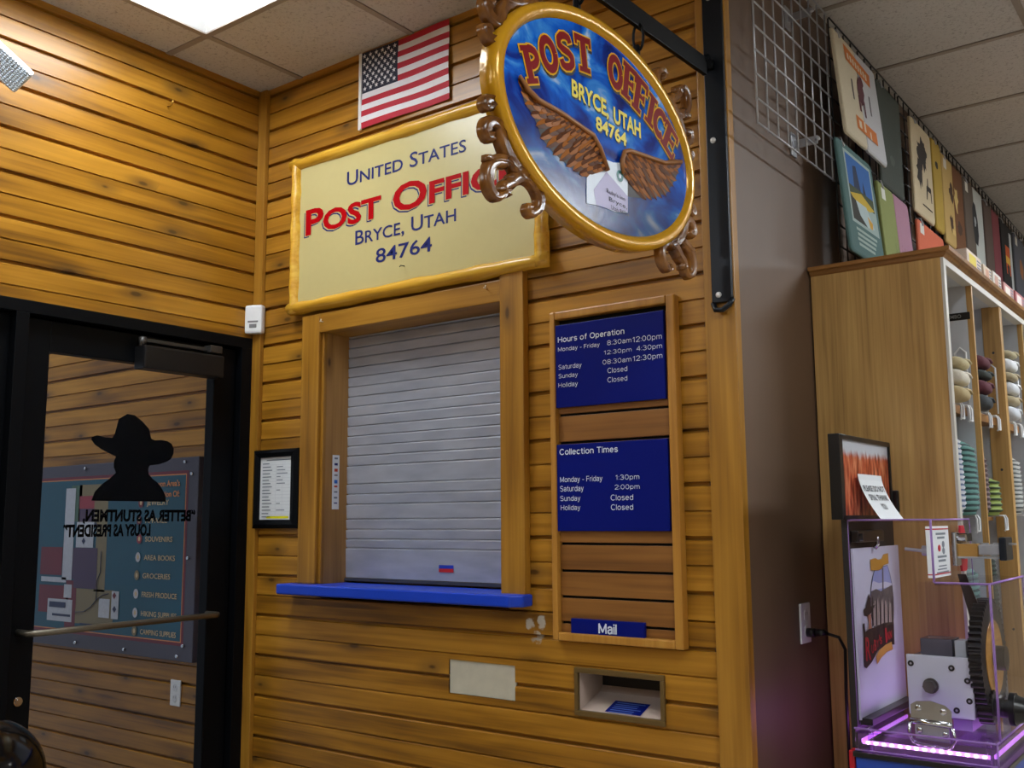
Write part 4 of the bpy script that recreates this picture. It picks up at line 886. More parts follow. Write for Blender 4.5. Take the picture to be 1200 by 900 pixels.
shirt('teal folded shirt printed with a framed blue lake and canyon picture', .55, .875, 2.22, 2.575, [('shirt teal', (76, 106, 104))],
      [((150, 168, 164), RC(.12, .9, .28, .93)), ((36, 92, 160), RC(.16, .86, .58, .9)), ((24, 40, 70), [(.3, .58), (.34, .82), (.44, .84), (.5, .62)]), ((24, 34, 50), [(.56, .58), (.6, .74), (.66, .6)]), ((60, 70, 40), RC(.16, .86, .5, .62)), ((190, 160, 40), [(.16, .54), (.5, .6), (.86, .52), (.7, .48), (.3, .48)]), ((170, 186, 188), [(.3, .5), (.6, .5), (.78, .33), (.56, .31), (.36, .4)]), ((44, 42, 34), [(.16, .52), (.3, .5), (.38, .38), (.56, .31), (.16, .31)]), ((200, 150, 40), [(.6, .42), (.74, .38), (.72, .32), (.64, .32)])]
      + [((150, 168, 160), RC(.2+.02*(k % 2), .8-.04*k, .22-.045*k, .245-.045*k)) for k in range(4)], lean=.03)
shirt('half olive green half pink folded shirt with a black grass tuft print', .93, 1.275, 2.22, 2.545, [('shirt olive', (132, 140, 82)), ('shirt dusty pink', (166, 122, 142))],
      [((20, 18, 22), [(.36+.022*k+.0, .16), (.37+.022*k, .16), (.36+.028*k+(.02 if k > 6 else -.03), .42+.09*math.sin(k*1.9))]) for k in range(14)] + [((214, 214, 206), RC(.08, .2, .82, .94))], lean=.02)
DK = (44, 38, 34)
shirt('cream folded shirt with a black canyon and deer print', 1.385, 1.655, 2.555, 2.918, [('shirt oatmeal', (198, 182, 150))],
      [(DK, blob(.46, .68, .3, .2, 9, 30, .55)), (DK, blob(.3, .46, .18, .2, 10, 24, .55)), (DK, blob(.56, .78, .14, .08, 11, 16, .6)), (DK, [(.58, .22), (.6, .36), (.64, .38), (.66, .46), (.7, .46), (.7, .38), (.84, .38), (.86, .22), (.82, .22), (.8, .32), (.66, .32), (.62, .22)]), (DK, RC(.36, .86, .12, .135))])
shirt('narrow mustard yellow folded shirt beside the deer print shirt', 1.675, 1.80, 2.555, 2.925, [('shirt mustard', (178, 148, 62))], [(DK, blob(.4, .72, .2, .05, 12))])
shirt('half tan half brown folded shirt with a lodge and trees print', 1.815, 2.15, 2.535, 2.905, [('shirt tan', (190, 158, 96)), ('shirt brown', (112, 72, 42))],
      [((70, 44, 26), blob(.36, .6, .12, .16, 13, 18, .6)), ((206, 176, 110), blob(.6, .6, .12, .2, 14, 16, .6)), ((70, 44, 26), blob(.3, .26, .12, .12, 15, 16, .5)), ((70, 44, 26), blob(.7, .28, .16, .1, 16, 16, .5)), ((206, 176, 110), RC(.3, .46, .14, .2)), ((210, 204, 190), RC(.06, .2, .84, .95))])
shirt('half grey half white folded shirt with a dark standing figure print', 2.175, 2.52, 2.53, 2.905, [('shirt warm grey', (98, 86, 76)), ('shirt white', (190, 194, 190))],
      [((30, 32, 36), [(.42, .3), (.36, .5), (.38, .7), (.46, .8), (.56, .78), (.64, .6), (.66, .42), (.58, .28)]), ((170, 176, 180), blob(.5, .56, .07, .08, 18, 12, .5)), ((214, 210, 200), RC(.06, .2, .84, .95))])
shirt('half taupe half maroon folded shirt after the white figure shirt', 2.555, 2.88, 2.52, 2.9, [('shirt taupe', (92, 76, 68)), ('shirt maroon', (128, 58, 66))])
shirt('black folded shirt with an orange sunset print and white stripe', 2.91, 3.2, 2.52, 2.9, [('shirt black', (24, 22, 24))], [((210, 90, 30), RC(.25, .6, .3, .68)), ((232, 180, 60), RC(.25, .6, .44, .54)), ((200, 204, 206), RC(.62, .8, .05, .9)), ((30, 26, 24), blob(.42, .36, .12, .1, 20))])
shirt('plain slate grey folded shirt beyond the sunset shirt', 3.23, 3.5, 2.52, 2.9, [('shirt slate', (92, 94, 104))], [((214, 210, 200), RC(.1, .3, .84, .95)), ((170, 110, 60), blob(.55, .55, .2, .16, 21))])
shirt('coral folded shirt hanging lowest behind the cabinet top', 1.4, 1.77, 2.21, 2.53, [('shirt coral', (206, 104, 74))], [((150, 62, 48), blob(.5, .58, .22, .1, 22, 20, .7)), ((220, 214, 206), RC(.06, .2, .84, .96))])

# ------------------------------------------------------------------ oak display cabinet with cubbies
CY, CF, CT = .508, 2.236, 2.152
cb = thing('display_cabinet', (2.05, 1.5, 0), 'tall oak display cabinet with open cubbies against the brown wall', 'cabinet')
YE = 3.1
MB().box((L+.003, CY, 0), (CF, CY+.022, CT), .001).build('side_panel', OAK, cb)
EDGE = flat('pale edge banding', srgb(200, 196, 186), .4); CUB = flat('pale grey melamine', srgb(186, 190, 198), .5, noise=.03)
MB().box((CF, CY, 0), (CF+.008, CY+.024, CT-.004), .001).build('edge_band', EDGE, cb)
MB().box((L+.003, CY+.022, 0), (L+.015, YE, CT)).build('back_panel', CUB, cb)
MB().box((L+.015, CY+.022, CT-.02), (CF, YE, CT)).build('top_panel', CUB, cb)
tr = MB(); tr.box((CF-.02, CY+.024, CT-.022), (CF+.008, YE, CT-.004), .001); tr.build('top_rail', EDGE, cb)
cn = MB(); cpf = [(0, 0), (.006, .004), (.01, .012), (.02, .014), (.022, .024), (0, .024)]   # cornice moulding
vs, fs = [], []
for o_, z in cpf: vs += [(L+.003, CY-o_, CT-.004+z), (CF+.008+o_, CY-o_, CT-.004+z), (CF+.008+o_, YE, CT-.004+z)]
for i in range(len(cpf)-1):
    for q in (0, 1): fs.append([i*3+q, i*3+q+1, i*3+q+4, i*3+q+3])
cn.add(vs, fs); cn.add([(L+.003, CY-.02, CT+.0195), (CF+.028, CY-.02, CT+.0195), (CF+.028, YE, CT+.0195), (L+.003, YE, CT+.0195)], [[0, 1, 2, 3]]); cn.build('cornice', OAKX, cb, weld=False)
DIV = [.842, 1.235, 1.60, 1.99, 2.36, 2.75, 3.09]
for i, y in enumerate(DIV):
    post = i % 2 == 1
    MB().box((L+.015, y-.006, 0), (CF-.002, y+.006, CT-.02)).build('divider', CUB, cb)
    m_ = MB().box((CF-.012 if not post else CF-.05, y-.007 if not post else y-.018, 0), (CF+.004, y+.007 if not post else y+.018, CT-.02), .001)
    if post:
        for z in (1.98, 1.6, 1.1): m_.cyl((CF-.022, y-.0165, z), (CF-.022, y-.0192, z), .004, 10, 1)
    m_.build('stile', [OAK, INK], cb, weld=False)
SHELF = OAKX; prev = CY+.022
for i, y in enumerate(DIV):
    z = 1.755
    MB().box((L+.015, prev+.0, z-.012), (CF-.03, y-.006, z+.012), .001).build('shelf', SHELF, cb)
    for zz in (1.45, 1.1, .7, .3): MB().box((L+.015, prev, zz-.012), (CF-.06, y-.006, zz+.0), .001).build('shelf', SHELF, cb)
    prev = y+.006
m_ = MB(); m_.fbox(Fr((0, DIV[0]-.006, 0), (1, 0, 0), (0, 0, 1)), 2.16, 2.232, 2.03, 2.052, 0, .003, .001)
m_.text(Fr((0, DIV[0]-.0065, 0), (1, 0, 0), (0, 0, 1)), 'MBO', 2.178, 2.208, 2.036, 2.047, .0032, 1, .01); m_.build('name_plate', [BLACKP, flat('plate lettering', srgb(150, 150, 150), .5)], cb, weld=False)
for i, (y0, y1) in enumerate(((.53, .836), (.848, 1.229), (1.241, 1.594))):          # wire label hooks on the shelf edge
    for z in (1.755, 1.44):
        for f in ((.5, .82) if z > 1.6 else (.82,)):
            y = y0+(y1-y0)*f; h = MB(); x_ = CF-.028
            h.tube([(x_-.02, y, z+.014), (x_+.012, y, z+.014), (x_+.016, y, z+.004), (x_+.016, y, z-.03), (x_+.012, y, z-.034)], .003, 6); h.tube([(x_-.02, y+.03, z+.014), (x_+.012, y+.03, z+.014), (x_+.016, y+.03, z+.004), (x_+.016, y+.03, z-.03), (x_+.016, y, z-.03)], .003, 6)
            h.build('label_hook', WHITE, cb, weld=False)
    h = MB(); y = y1-.014; h.tube([(CF-.05, y, 1.78), (CF-.05, y, 1.93), (CF-.035, y, 1.945), (CF-.02, y, 1.93), (CF-.02, y, 1.78)], .003, 6); h.build('wire_divider', WHITE, cb)
# rolled garments on the upper shelf
def roll(name_label, y, z, ry, rz, c, nm):
    o = MB(); o.ell((0, 0, 0), (.07, ry, rz), 16, 12, 0, .6)
    for q in o.v: q.x += .004*math.sin(q.y*90); q.z += .002*math.sin(q.x*70+q.y*50)
    o.tube([(.06+.012*math.cos(k*.6), .5*ry*math.cos(k*.9), .5*rz*math.sin(k*.9)) for k in range(8)], .004, 6)
    for q in o.v: q += Vector((2.185, y, z))
    tag(o.build('rolled_garment', fab(nm, c)), name_label, 'rolled garment', 'rolled garments on the cabinet shelf')
zb = 1.767
def stack(y, spec, where):
    z = zb+.0
    for i, (rz, c, nm, txt) in enumerate(spec):
        roll('%s rolled garment %s' % (txt, where), y+.006*((i*7) % 3-1), z+rz, .055, rz, c, nm); z += 2*rz*.98
stack(.655, [(.022, (178, 160, 120), 'roll tan', 'tan'), (.024, (206, 200, 186), 'roll ivory', 'ivory'), (.018, (180, 168, 132), 'roll khaki', 'khaki')], 'in the first cubby beside the oak side panel')
stack(.94, [(.024, (58, 62, 66), 'roll charcoal', 'charcoal lowest'), (.022, (90, 42, 54), 'roll wine', 'wine red lower'), (.016, (52, 58, 56), 'roll dark green', 'dark green'), (.022, (88, 40, 50), 'roll burgundy', 'burgundy topmost')], 'in the second cubby')
stack(1.36, [(.024, (196, 200, 208), 'roll white blue', 'white lowest'), (.018, (168, 154, 124), 'roll sand', 'sand lower'), (.024, (200, 202, 206), 'roll white', 'white middle'), (.016, (160, 148, 120), 'roll olive tan', 'olive tan'), (.024, (206, 208, 212), 'roll pale', 'pale grey upper'), (.014, (168, 158, 128), 'roll beige', 'beige topmost')], 'in the third cubby')
def stripes(name, c1, c2, n):
    m, nt, b, N, K = new_mat(name); tc = N('ShaderNodeTexCoord'); sp = N('ShaderNodeSeparateXYZ'); K(tc.outputs['Object'], sp.inputs[0])
    nz = N('ShaderNodeTexNoise'); nz.inputs['Scale'].default_value = 18; K(tc.outputs['Object'], nz.inputs['Vector'])
    s = maths(N, K, 'SINE', maths(N, K, 'ADD', maths(N, K, 'MULTIPLY', sp.outputs[2], n*2*PI), maths(N, K, 'MULTIPLY', nz.outputs[0], 2.5)))
    g_ = maths(N, K, 'GREATER_THAN', s, .25); x = N('ShaderNodeMix', data_type='RGBA'); K(g_, x.inputs[0]); x.inputs[6].default_value = c1; x.inputs[7].default_value = c2
    K(x.outputs[2], b.inputs['Base Color']); b.inputs['Roughness'].default_value = .85; return m
def sock(label, y, z0, z1, ry, c1, c2, nm, n=72):
    m_ = MB(); pr_ = []; K_ = 40; x0 = 2.18; vs, fs = [], []; sg_ = 16
    for i in range(K_+1):
        t_ = i/K_; z = z0+(z1-z0)*t_; k = min(1, 3.2*(1-t_)**.6 if t_ < 1 else 0)*min(1, .75+t_*2)*(1+.05*math.sin(z*n*2*PI)) if 0 < t_ < 1 else .02
        for q in range(sg_):
            w_ = 2*PI*q/sg_; f = lambda v: math.copysign(abs(v)**.6, v)
            vs.append((x0+.055*k*f(math.cos(w_)), y+.012*math.sin(t_*3)-.03*t_+ry*k*f(math.sin(w_)), z))
    for i in range(K_):
        for q in range(sg_): fs.append([i*sg_+q, i*sg_+(q+1) % sg_, (i+1)*sg_+(q+1) % sg_, (i+1)*sg_+q])
    m_.add(vs, fs, 0, True); m_.tube([(x0, y-.03, z1-.01), (x0, y-.03, z1+.02), (x0-.05, y-.03, z1+.03), (x0-.12, y-.03, z1+.03)], .003, 6, 1)
    tag(m_.build('striped_sock_bundle', [stripes(nm, srgb(*c1), srgb(*c2), n), WHITE]), label, 'sock bundle', 'striped sock bundles in the cabinet')
sock('white and blue striped sock bundle in the first cubby', .60, 1.452, 1.69, .05, (186, 190, 198), (84, 98, 130), 'stripe white blue')
sock('teal striped sock bundle in the first cubby', .745, 1.452, 1.675, .075, (84, 128, 122), (34, 56, 58), 'stripe teal', 66)
sock('dark burgundy striped sock bundle in the second cubby', .905, 1.452, 1.65, .045, (62, 44, 52), (120, 104, 108), 'stripe burgundy')
sock('lime green striped sock bundle in the second cubby', 1.05, 1.452, 1.575, .06, (132, 150, 76), (52, 64, 40), 'stripe lime', 60)
sock('grey and white striped sock bundle in the third cubby', 1.39, 1.452, 1.66, .06, (176, 178, 176), (70, 74, 74), 'stripe grey')
sock('dark green striped sock bundle low in the second cubby', .93, 1.10, 1.36, .05, (40, 58, 52), (24, 30, 30), 'stripe dark green')
sock('teal striped sock bundle low in the first cubby', .68, 1.10, 1.33, .08, (96, 130, 126), (44, 66, 66), 'stripe teal low', 66)
# small packages on top of the cabinet
zc = CT+.0205
for i, (y0, y1, h, c, c2, lab) in enumerate(((.74, .92, .05, (226, 206, 190), (226, 200, 30), 'yellow and white package on the cabinet top'), (.95, 1.06, .045, (220, 200, 176), (206, 150, 120), 'cream package with orange label on the cabinet top'), (1.08, 1.2, .05, (214, 206, 196), (190, 140, 120), 'white package third along the cabinet top'),
                                 (1.24, 1.4, .045, (196, 130, 126), (226, 214, 206), 'pink package with white label on the cabinet top'), (1.43, 1.6, .05, (182, 96, 100), (226, 210, 206), 'rose red package on the cabinet top'), (1.65, 1.82, .05, (206, 170, 160), (150, 60, 60), 'pale pink package furthest along the cabinet top'))):
    m_ = MB().box((CF-.055, y0, zc), (CF+.02, y1, zc+h), .003); F = FX(CF+.02); m_.quad(F, y0+.02, y0+(y1-y0)*.6, zc+.01, zc+h-.01, .0006, 1)
    for k in range(3): m_.quad(F, y0+(y1-y0)*.66, y1-.012, zc+.012+k*.01, zc+.017+k*.01, .0006, 2)
    tag(m_.build('small_package', [flat('package %d' % i, srgb(*c), .5), flat('package label %d' % i, srgb(*c2), .5), GREYTXT], weld=False), lab, 'package', 'packages on the cabinet top')

# ------------------------------------------------------------------ outlet and cord on the brown wall
outlet((L, .342, 1.174), FX(L), 'white wall outlet with a black plug on the brown wall', 1)
# ------------------------------------------------------------------ coin pressing machine with clear case
XB, XT, XR, YF, YB_ = 2.089, 2.276, 2.39, .09, .455
ZB, ZP, ZL, ZT = .925, .975, 1.305, 1.445
pm_ = thing('penny_press', (2.235, .27, 0), 'clear cased souvenir penny press machine glowing purple beside the oak cabinet', 'penny press')
yo = .342
co = MB().tube([(L+.058, yo+.008, 1.149), (L+.085, yo+.02, 1.14), (L+.1, yo+.02, 1.11), (L+.1, yo+.01, 1.0), (L+.105, yo-.005, .85), (L+.11, yo-.02, .7), (L+.11, yo-.03, .4), (L+.12, yo-.04, .05), (L+.16, yo-.03, .008)], .0042, 8).build('power_cord', BLACKP, pm_)
MB().cyl((L+.0085, yo, 1.15), (L+.03, yo, 1.15), .012, 16).tube([(L+.03, yo, 1.15), (L+.05, yo+.004, 1.152), (L+.06, yo+.01, 1.148)], [.011, .009, .005], 12).build('plug', BLACKP, co)
MB().box((XB-.0, YF-.03, .04), (XR+.008, YB_+.02, ZB-.012), .004).build('cabinet_base', flat('blue cabinet', srgb(30, 70, 170), .4), pm_)
MB().box((XB-.004, YF-.036, ZB-.012), (XR+.012, YB_+.024, ZB), .002).build('base_trim', BLACKP, pm_)
for x in (XB+.02, XR+.0):
    for y in (YF, YB_-.01): MB().cyl((x, y, 0), (x, y, .04), .018, 14).build('foot', BLACKP, pm_)
MB().box((XB-.016, YF-.028, .0), (XB-.002, YF+.3, ZP-.05), .004).build('side_trim', flat('red trim panel', srgb(176, 18, 34), .4), pm_)['label'] = 'red side panel'
MB().box((XB-.016, YF, ZB), (XB-.002, YB_, ZT+.2), .001).build('back_panel', flat('dark back board', srgb(26, 22, 22), .5), pm_)
# tray of clear acrylic with the row of lights
tr = MB(); tr.box((XB, YF-.02, ZP-.012), (XR-.008, YB_, ZP)); tr.box((XB, YF-.026, ZB), (XR-.002, YF-.02, ZP-.008)); tr.box((XR-.008, YF-.02, ZB), (XR-.002, YB_, ZP-.008)); tro = tr.build('base_tray', glass('tray acrylic', (.86, .78, .95, 1), .06, .08), pm_, weld=False)
for a, b_ in (((XB, YF-.027, ZP), (XR-.001, YF-.027, ZP)), ((XR-.001, YF-.027, ZP), (XR-.001, YB_, ZP)), ((XB, YF-.027, ZB+.003), (XR-.001, YF-.027, ZB+.003)), ((XR-.001, YF-.027, ZB), (XR-.001, YF-.027, ZP))): MB().tube([a, b_], .0022, 6).build('tray_edge', ACREDGE, tro)
LED = flat('lit pink diode', (1, 1, 1, 1), .5, noise=0, emit=((1, .62, .92, 1), 9.0)); LEDP = flat('lit violet strip', (1, 1, 1, 1), .5, noise=0, emit=((.82, .22, 1, 1), 1.4))
lo = MB().box((XB+.012, YF-.012, ZB+.014), (XR-.02, YF-.008, ZB+.022)).box((XB+.006, YF, ZB+.014), (XB+.01, YB_-.01, ZB+.022)).box((XR-.014, YF, ZB+.014), (XR-.01, YB_-.01, ZB+.022)).build('light_strip', LEDP, pm_, weld=False)
for k in range(15):
    x = XB+.025+k*(XR-XB-.055)/14; MB().ell((x, YF-.0145, ZB+.018), (.004, .002, .0035), 10, 6).build('diode', LED, lo)
for x in (XB+.03, XR-.02): MB().cyl((x, YF-.008, ZB), (x, YF-.008, ZP+.006), .007, 12).build('spacer_post', glass('post acrylic', (.9, .85, .98, 1), .12, .1), pm_)
la = bpy.data.lights.new('light_strip_glow', 'AREA'); la.shape = 'RECTANGLE'; la.size = .26; la.size_y = .3; la.energy = .5; la.color = (.75, .25, 1)
lao = bpy.data.objects.new('light_strip_glow', la); COL.objects.link(lao); lao.location = (2.235, .27, ZB+.03); lao.rotation_euler = (PI, 0, 0)
la2 = bpy.data.lights.new('side_strip_glow', 'AREA'); la2.shape = 'RECTANGLE'; la2.size = .03; la2.size_y = .3; la2.energy = .12; la2.color = (.7, .15, 1)
lao2 = bpy.data.objects.new('side_strip_glow', la2); COL.objects.link(lao2); lao2.parent = pm_; lao2.location = Vector((XB-.022, .25, ZB+.01))-pm_.location; lao2.rotation_euler = (0, PI/2, 0)
lao.parent = pm_; lao.location -= pm_.location
# clear stepped case
ca = MB(); t_ = .006
ca.prism(Fr((0, YF+t_, 0), (1, 0, 0), (0, 0, 1)), [(XB, ZP), (XR, ZP), (XR, ZL), (XT, ZL), (XT, ZT), (XB, ZT)], 0, t_); ca.box((XB, YF, ZT-t_), (XT, YB_, ZT)); ca.box((XT-t_, YF, ZL), (XT, YB_, ZT)); ca.box((XT, YF, ZL-t_), (XR, YB_, ZL)); ca.box((XR-t_, YF, ZP), (XR, YB_, ZL))
cao = ca.build('clear_case', ACRYL, pm_, weld=False)
ed = [((XB, YF, ZT), (XT, YF, ZT), .0032), ((XT, YF, ZT), (XT, YF, ZL), .0042), ((XT, YF, ZL), (XR, YF, ZL), .0036), ((XR, YF, ZL), (XR, YF, ZP), .0042), ((XT, YF, ZT), (XT, YB_, ZT), .003), ((XR, YF, ZL), (XR, YB_, ZL), .0042), ((XB, YF, ZT), (XB, YF, ZP), .0016), ((XT, YB_, ZT), (XT, YB_, ZL), .0016), ((XR, YB_, ZL), (XR, YB_, ZP), .0016)]
for a, b_, r_ in ed: MB().tube([a, b_], r_*.62, 8).build('case_edge', ACREDGE, cao)
# marquee picture
m, nt, b, N, K = new_mat('canyon photograph'); tc = N('ShaderNodeTexCoord'); sp = N('ShaderNodeSeparateXYZ'); K(tc.outputs['Object'], sp.inputs[0])
mp = N('ShaderNodeMapping'); mp.inputs['Scale'].default_value = (1, 70, 18); K(tc.outputs['Object'], mp.inputs[0]); n1 = N('ShaderNodeTexNoise'); n1.inputs['Scale'].default_value = 1; n1.inputs['Detail'].default_value = 6; K(mp.outputs[0], n1.inputs['Vector'])
rp = N('ShaderNodeValToRGB'); K(n1.outputs[0], rp.inputs[0]); e = rp.color_ramp.elements; e[0].position = .32; e[0].color = srgb(70, 30, 22); e[1].position = .72; e[1].color = srgb(226, 150, 110); k = e.new(.5); k.color = srgb(180, 78, 46)
mr = N('ShaderNodeMapRange'); mr.inputs[1].default_value = 1.598; mr.inputs[2].default_value = 1.612; K(maths(N, K, 'ADD', sp.outputs[2], maths(N, K, 'MULTIPLY', maths(N, K, 'SUBTRACT', n1.outputs[0], .5), .05)), mr.inputs[0])
x = N('ShaderNodeMix', data_type='RGBA'); K(mr.outputs[0], x.inputs[0]); K(rp.outputs[0], x.inputs[6]); x.inputs[7].default_value = srgb(190, 196, 206); K(x.outputs[2], b.inputs['Base Color']); b.inputs['Roughness'].default_value = .3
FB = FX(XB); fy0, fy1, fz0, fz1 = .05, .432, 1.452, 1.642
MB().fbox(FB, fy0, fy1, fz0, fz1, -.012, .002, .001).build('marquee_picture', m, pm_)
f_ = MB()
for a0, a1, z0, z1 in ((fy0-.004, fy1+.004, fz1-.006, fz1+.006), (fy0-.004, fy1+.004, fz0-.006, fz0+.004), (fy1-.006, fy1+.006, fz0, fz1)): f_.fbox(FB, a0, a1, z0, z1, -.014, .007, .002)
f_.fbox(FB, fy0-.012, fy0+.014, fz0-.006, fz1+.006, -.02, .007, .002); f_.build('marquee_frame', BLACKP, pm_, weld=False)
MB().fbox(FB, fy1+.004, fy1+.02, fz0+.01, fz0+.07, -.012, .02, .004).build('marquee_clip', BLACKP, pm_)
# poster
po = MB(); PX = XB+.006; FP = FX(PX); py = lambda a, c: (lambda P: (P.y, P.z))(onX(985+a/5.62, 630+c/5.62, PX))
po.fbox(FP, YF+.008, YB_+.005, ZP+.012, 1.378, -.005, 0, 0, 0)
WH, GO, BK, RD, ORG, SK, CN, GR, FL_ = range(9)
bulb = [(226, 205), (212, 255), (203, 310), (197, 375), (196, 440), (203, 510), (222, 592), (345, 562), (347, 480), (345, 400), (337, 320), (324, 250), (306, 185)]
po.poly(FP, [py(*q) for q in [(268+(a-268)*1.05, 390+(c-390)*1.02) for a, c in bulb]], .0006, BK); po.poly(FP, [py(*q) for q in bulb], .001, SK)
po.poly(FP, [py(*q) for q in ((203, 310), (212, 285), (250, 300), (290, 290), (333, 300), (337, 320), (199, 350))], .0012, WH)
po.poly(FP, [py(*q) for q in ((199, 355), (230, 338), (262, 352), (300, 330), (337, 310), (345, 400), (347, 480), (345, 562), (222, 592), (203, 510), (196, 440))], .0014, GR)
for k in range(16): po.poly(FP, [py(*q) for q in ((206+8.5*k, 585-2*k), (204+8.5*k, 400+(k*37) % 60), (208+8.5*k, 380+(k*53) % 70), (212+8.5*k, 583-2*k))], .0016+k*1e-5, CN if k % 3 else BK)
po.poly(FP, [py(*q) for q in ((270, 200), (278, 196), (282, 560), (274, 562))], .0016, GR)
po.poly(FP, [py(*q) for q in ((190, 145), (225, 135), (240, 145), (265, 140), (275, 110), (308, 102), (312, 170), (280, 180), (265, 205), (245, 215), (225, 215), (195, 215))], .002, GO)
po.poly(FP, [py(*q) for q in ((145, 475), (160, 462), (180, 370), (190, 400), (192, 455), (225, 440), (200, 490), (175, 520), (150, 515))], .002, BK)
po.poly(FP, [py(*q) for q in ((172, 510), (196, 505), (198, 560), (205, 620), (175, 625), (182, 560))], .002, FL_)
po.poly(FP, [py(*q) for q in ((140, 570), (152, 562), (158, 620), (185, 600), (225, 590), (280, 560), (345, 555), (350, 705), (300, 700), (240, 745), (200, 820), (165, 862), (150, 850), (147, 640))], .0023, BK)
po.poly(FP, [py(*q) for q in ((228, 780), (250, 740), (290, 705), (330, 685), (338, 735), (300, 752), (262, 790), (235, 835))], .0026, ORG)
po.build('poster', [flat('poster white', srgb(206, 208, 222), .4, noise=.02), flat('poster gold', srgb(190, 140, 50), .4), flat('poster black', srgb(34, 28, 32), .4), flat('poster red', srgb(190, 30, 50), .4), flat('poster orange', srgb(204, 150, 70), .4), flat('poster sky', srgb(150, 160, 206), .4), flat('poster rock light', srgb(190, 176, 164), .4), flat('poster rock grey', srgb(96, 92, 90), .4), flat('poster skin', srgb(186, 130, 104), .4)], pm_, weld=False)
pt = MB()                                        # arched hotel lettering, letter by letter
for i, (ch, l, r, b_, tp) in enumerate((('R', 162, 195, 810, 650), ('u', 198, 213, 762, 705), ('b', 216, 230, 745, 670), ('y', 232, 245, 722, 672), ("'", 247, 251, 665, 640), ('s', 253, 266, 700, 655), ('I', 290, 300, 690, 590), ('n', 303, 315, 675, 618), ('n', 318, 331, 665, 612))):
    A, B_ = py(l, b_), py(r, b_); Tq = py(l, tp); pt.text(FP, ch.upper() if ch in 'RI' else ch.upper(), A[0], B_[0], A[1] if ch != "'" else A[1]-.03, Tq[1], .003, 0, .02)
pt.build('poster_lettering', flat('poster red', (1, 0, 0, 1)), pm_, weld=False)['label'] = "red Ruby's Inn lettering"
MB().tube([(PX+.004, .25, 1.375), (PX+.012, .25, 1.385), (PX+.012, .25, 1.4), (PX-.002, .25, 1.41)], .005, 8).build('poster_clip', CHROME, pm_)
MB().box((XB+.002, .10, 1.392), (XB+.02, .30, 1.42), .003).cyl((XB+.012, .11, 1.405), (XB+.03, .11, 1.405), .009, 12).build('marquee_bracket', BLACKP, pm_, weld=False)
MB().box((XB+.002, YF+.012, ZP), (XB+.03, YB_, ZP+.016), .002).build('poster_channel', BLACKP, pm_)
# press block
bl0, bl1, bz0, bz1, by = 2.188, 2.328, 1.004, 1.137, .15
bk = MB().box((bl0, by, bz0), (bl1, by+.012, bz1), .0015).build('face_plate', flat('brushed aluminium plate', srgb(208, 216, 224), .4, .25, noise=.03), pm_)
MB().box((bl0+.005, by+.012, bz0-.005), (bl1-.006, by+.16, bz1-.004), .002).build('press_block', flat('grey steel block', srgb(120, 122, 130), .4, .6), pm_)
MB().box((bl0+.01, by+.02, ZP), (bl0+.05, by+.15, bz0)).box((bl1-.05, by+.02, ZP), (bl1-.01, by+.15, bz0)).build('block_foot', flat('violet grey acrylic foot', srgb(150, 140, 170), .3), pm_, weld=False)
for u, v in ((.07, .85), (.7, .82), (.93, .63), (.94, .3), (.08, .13), (.74, .13)):
    x, z = bl0+u*(bl1-bl0), bz0+v*(bz1-bz0); m_ = MB(); m_.cyl((x, by-.0015, z), (x, by+.002, z), .0068, 16); m_.prism(Fr((x, by-.0016, z), (1, 0, 0), (0, 0, 1)), [(.0028*math.cos(k*PI/3), .0028*math.sin(k*PI/3)) for k in range(6)], 0, .0006, 1); m_.build('socket_screw', [BLACKP, STEEL], bk, weld=False)
bx_, bz_ = bl0+.37*(bl1-bl0), bz0+.50*(bz1-bz0)
m_ = MB(); m_.cyl((bx_, by, bz_), (bx_, by-.006, bz_), .017, 20); m_.prism(Fr((bx_, by-.006, bz_), (1, 0, 0), (0, 0, 1)), [(.014*math.cos(k*PI/3), .014*math.sin(k*PI/3)) for k in range(6)], 0, .016); m_.build('hex_bolt', flat('dark bolt steel', srgb(112, 110, 108), .3, .7), bk, weld=False)
MB().box((bl0+.025, by+.03, bz1-.004), (bl0+.095, by+.1, bz1+.035), .002).build('hopper_block', flat('smoky block', srgb(84, 84, 94), .2, noise=.2), pm_)
h_ = MB(); h_.box((bl0+.028, by+.028, bz1+.035), (bl0+.09, by+.034, 1.30)); h_.box((bl0+.028, by+.09, bz1+.035), (bl0+.09, by+.096, 1.30)); h_.build('coin_chute', ACRYL, pm_, weld=False)
MB().box((bl1-.04, by+.03, bz1-.004), (bl1-.015, by+.075, bz1+.034), .002).build('bearing_block', flat('white bearing block', srgb(180, 188, 190), .4), pm_)
gd = MB(); gd.add([(2.30, .2, 1.32), (2.318, .2, 1.32), (2.352, .25, 1.18), (2.318, .25, 1.175), (2.30, .205, 1.32), (2.318, .205, 1.32), (2.352, .255, 1.18), (2.318, .255, 1.175)], [[0, 1, 2, 3], [4, 5, 6, 7], [0, 1, 5, 4], [1, 2, 6, 5], [2, 3, 7, 6], [3, 0, 4, 7]]); gd.build('coin_slide_rail', flat('dark slide rail', srgb(50, 40, 38), .35, .4), pm_)
def gear(mb, x0, x1, cy, cz_, r, nt_, dep):
    n = nt_*4; pts = []
    for k in range(n):
        rr = r if k % 4 in (1, 2) else r-dep; a = 2*PI*(k+.5)/n; pts.append((cy+rr*math.cos(a), cz_+rr*math.sin(a)))
    mb.prism(FX(0), pts, x0, x1)
gc = (.27, 1.128); gx0, gx1 = 2.325, 2.352
m_ = MB(); gear(m_, gx0, gx1, gc[0], gc[1], .135, 56, .009); go = m_.build('drive_gear', flat('black gear', srgb(22, 22, 24), .4), pm_, weld=False)
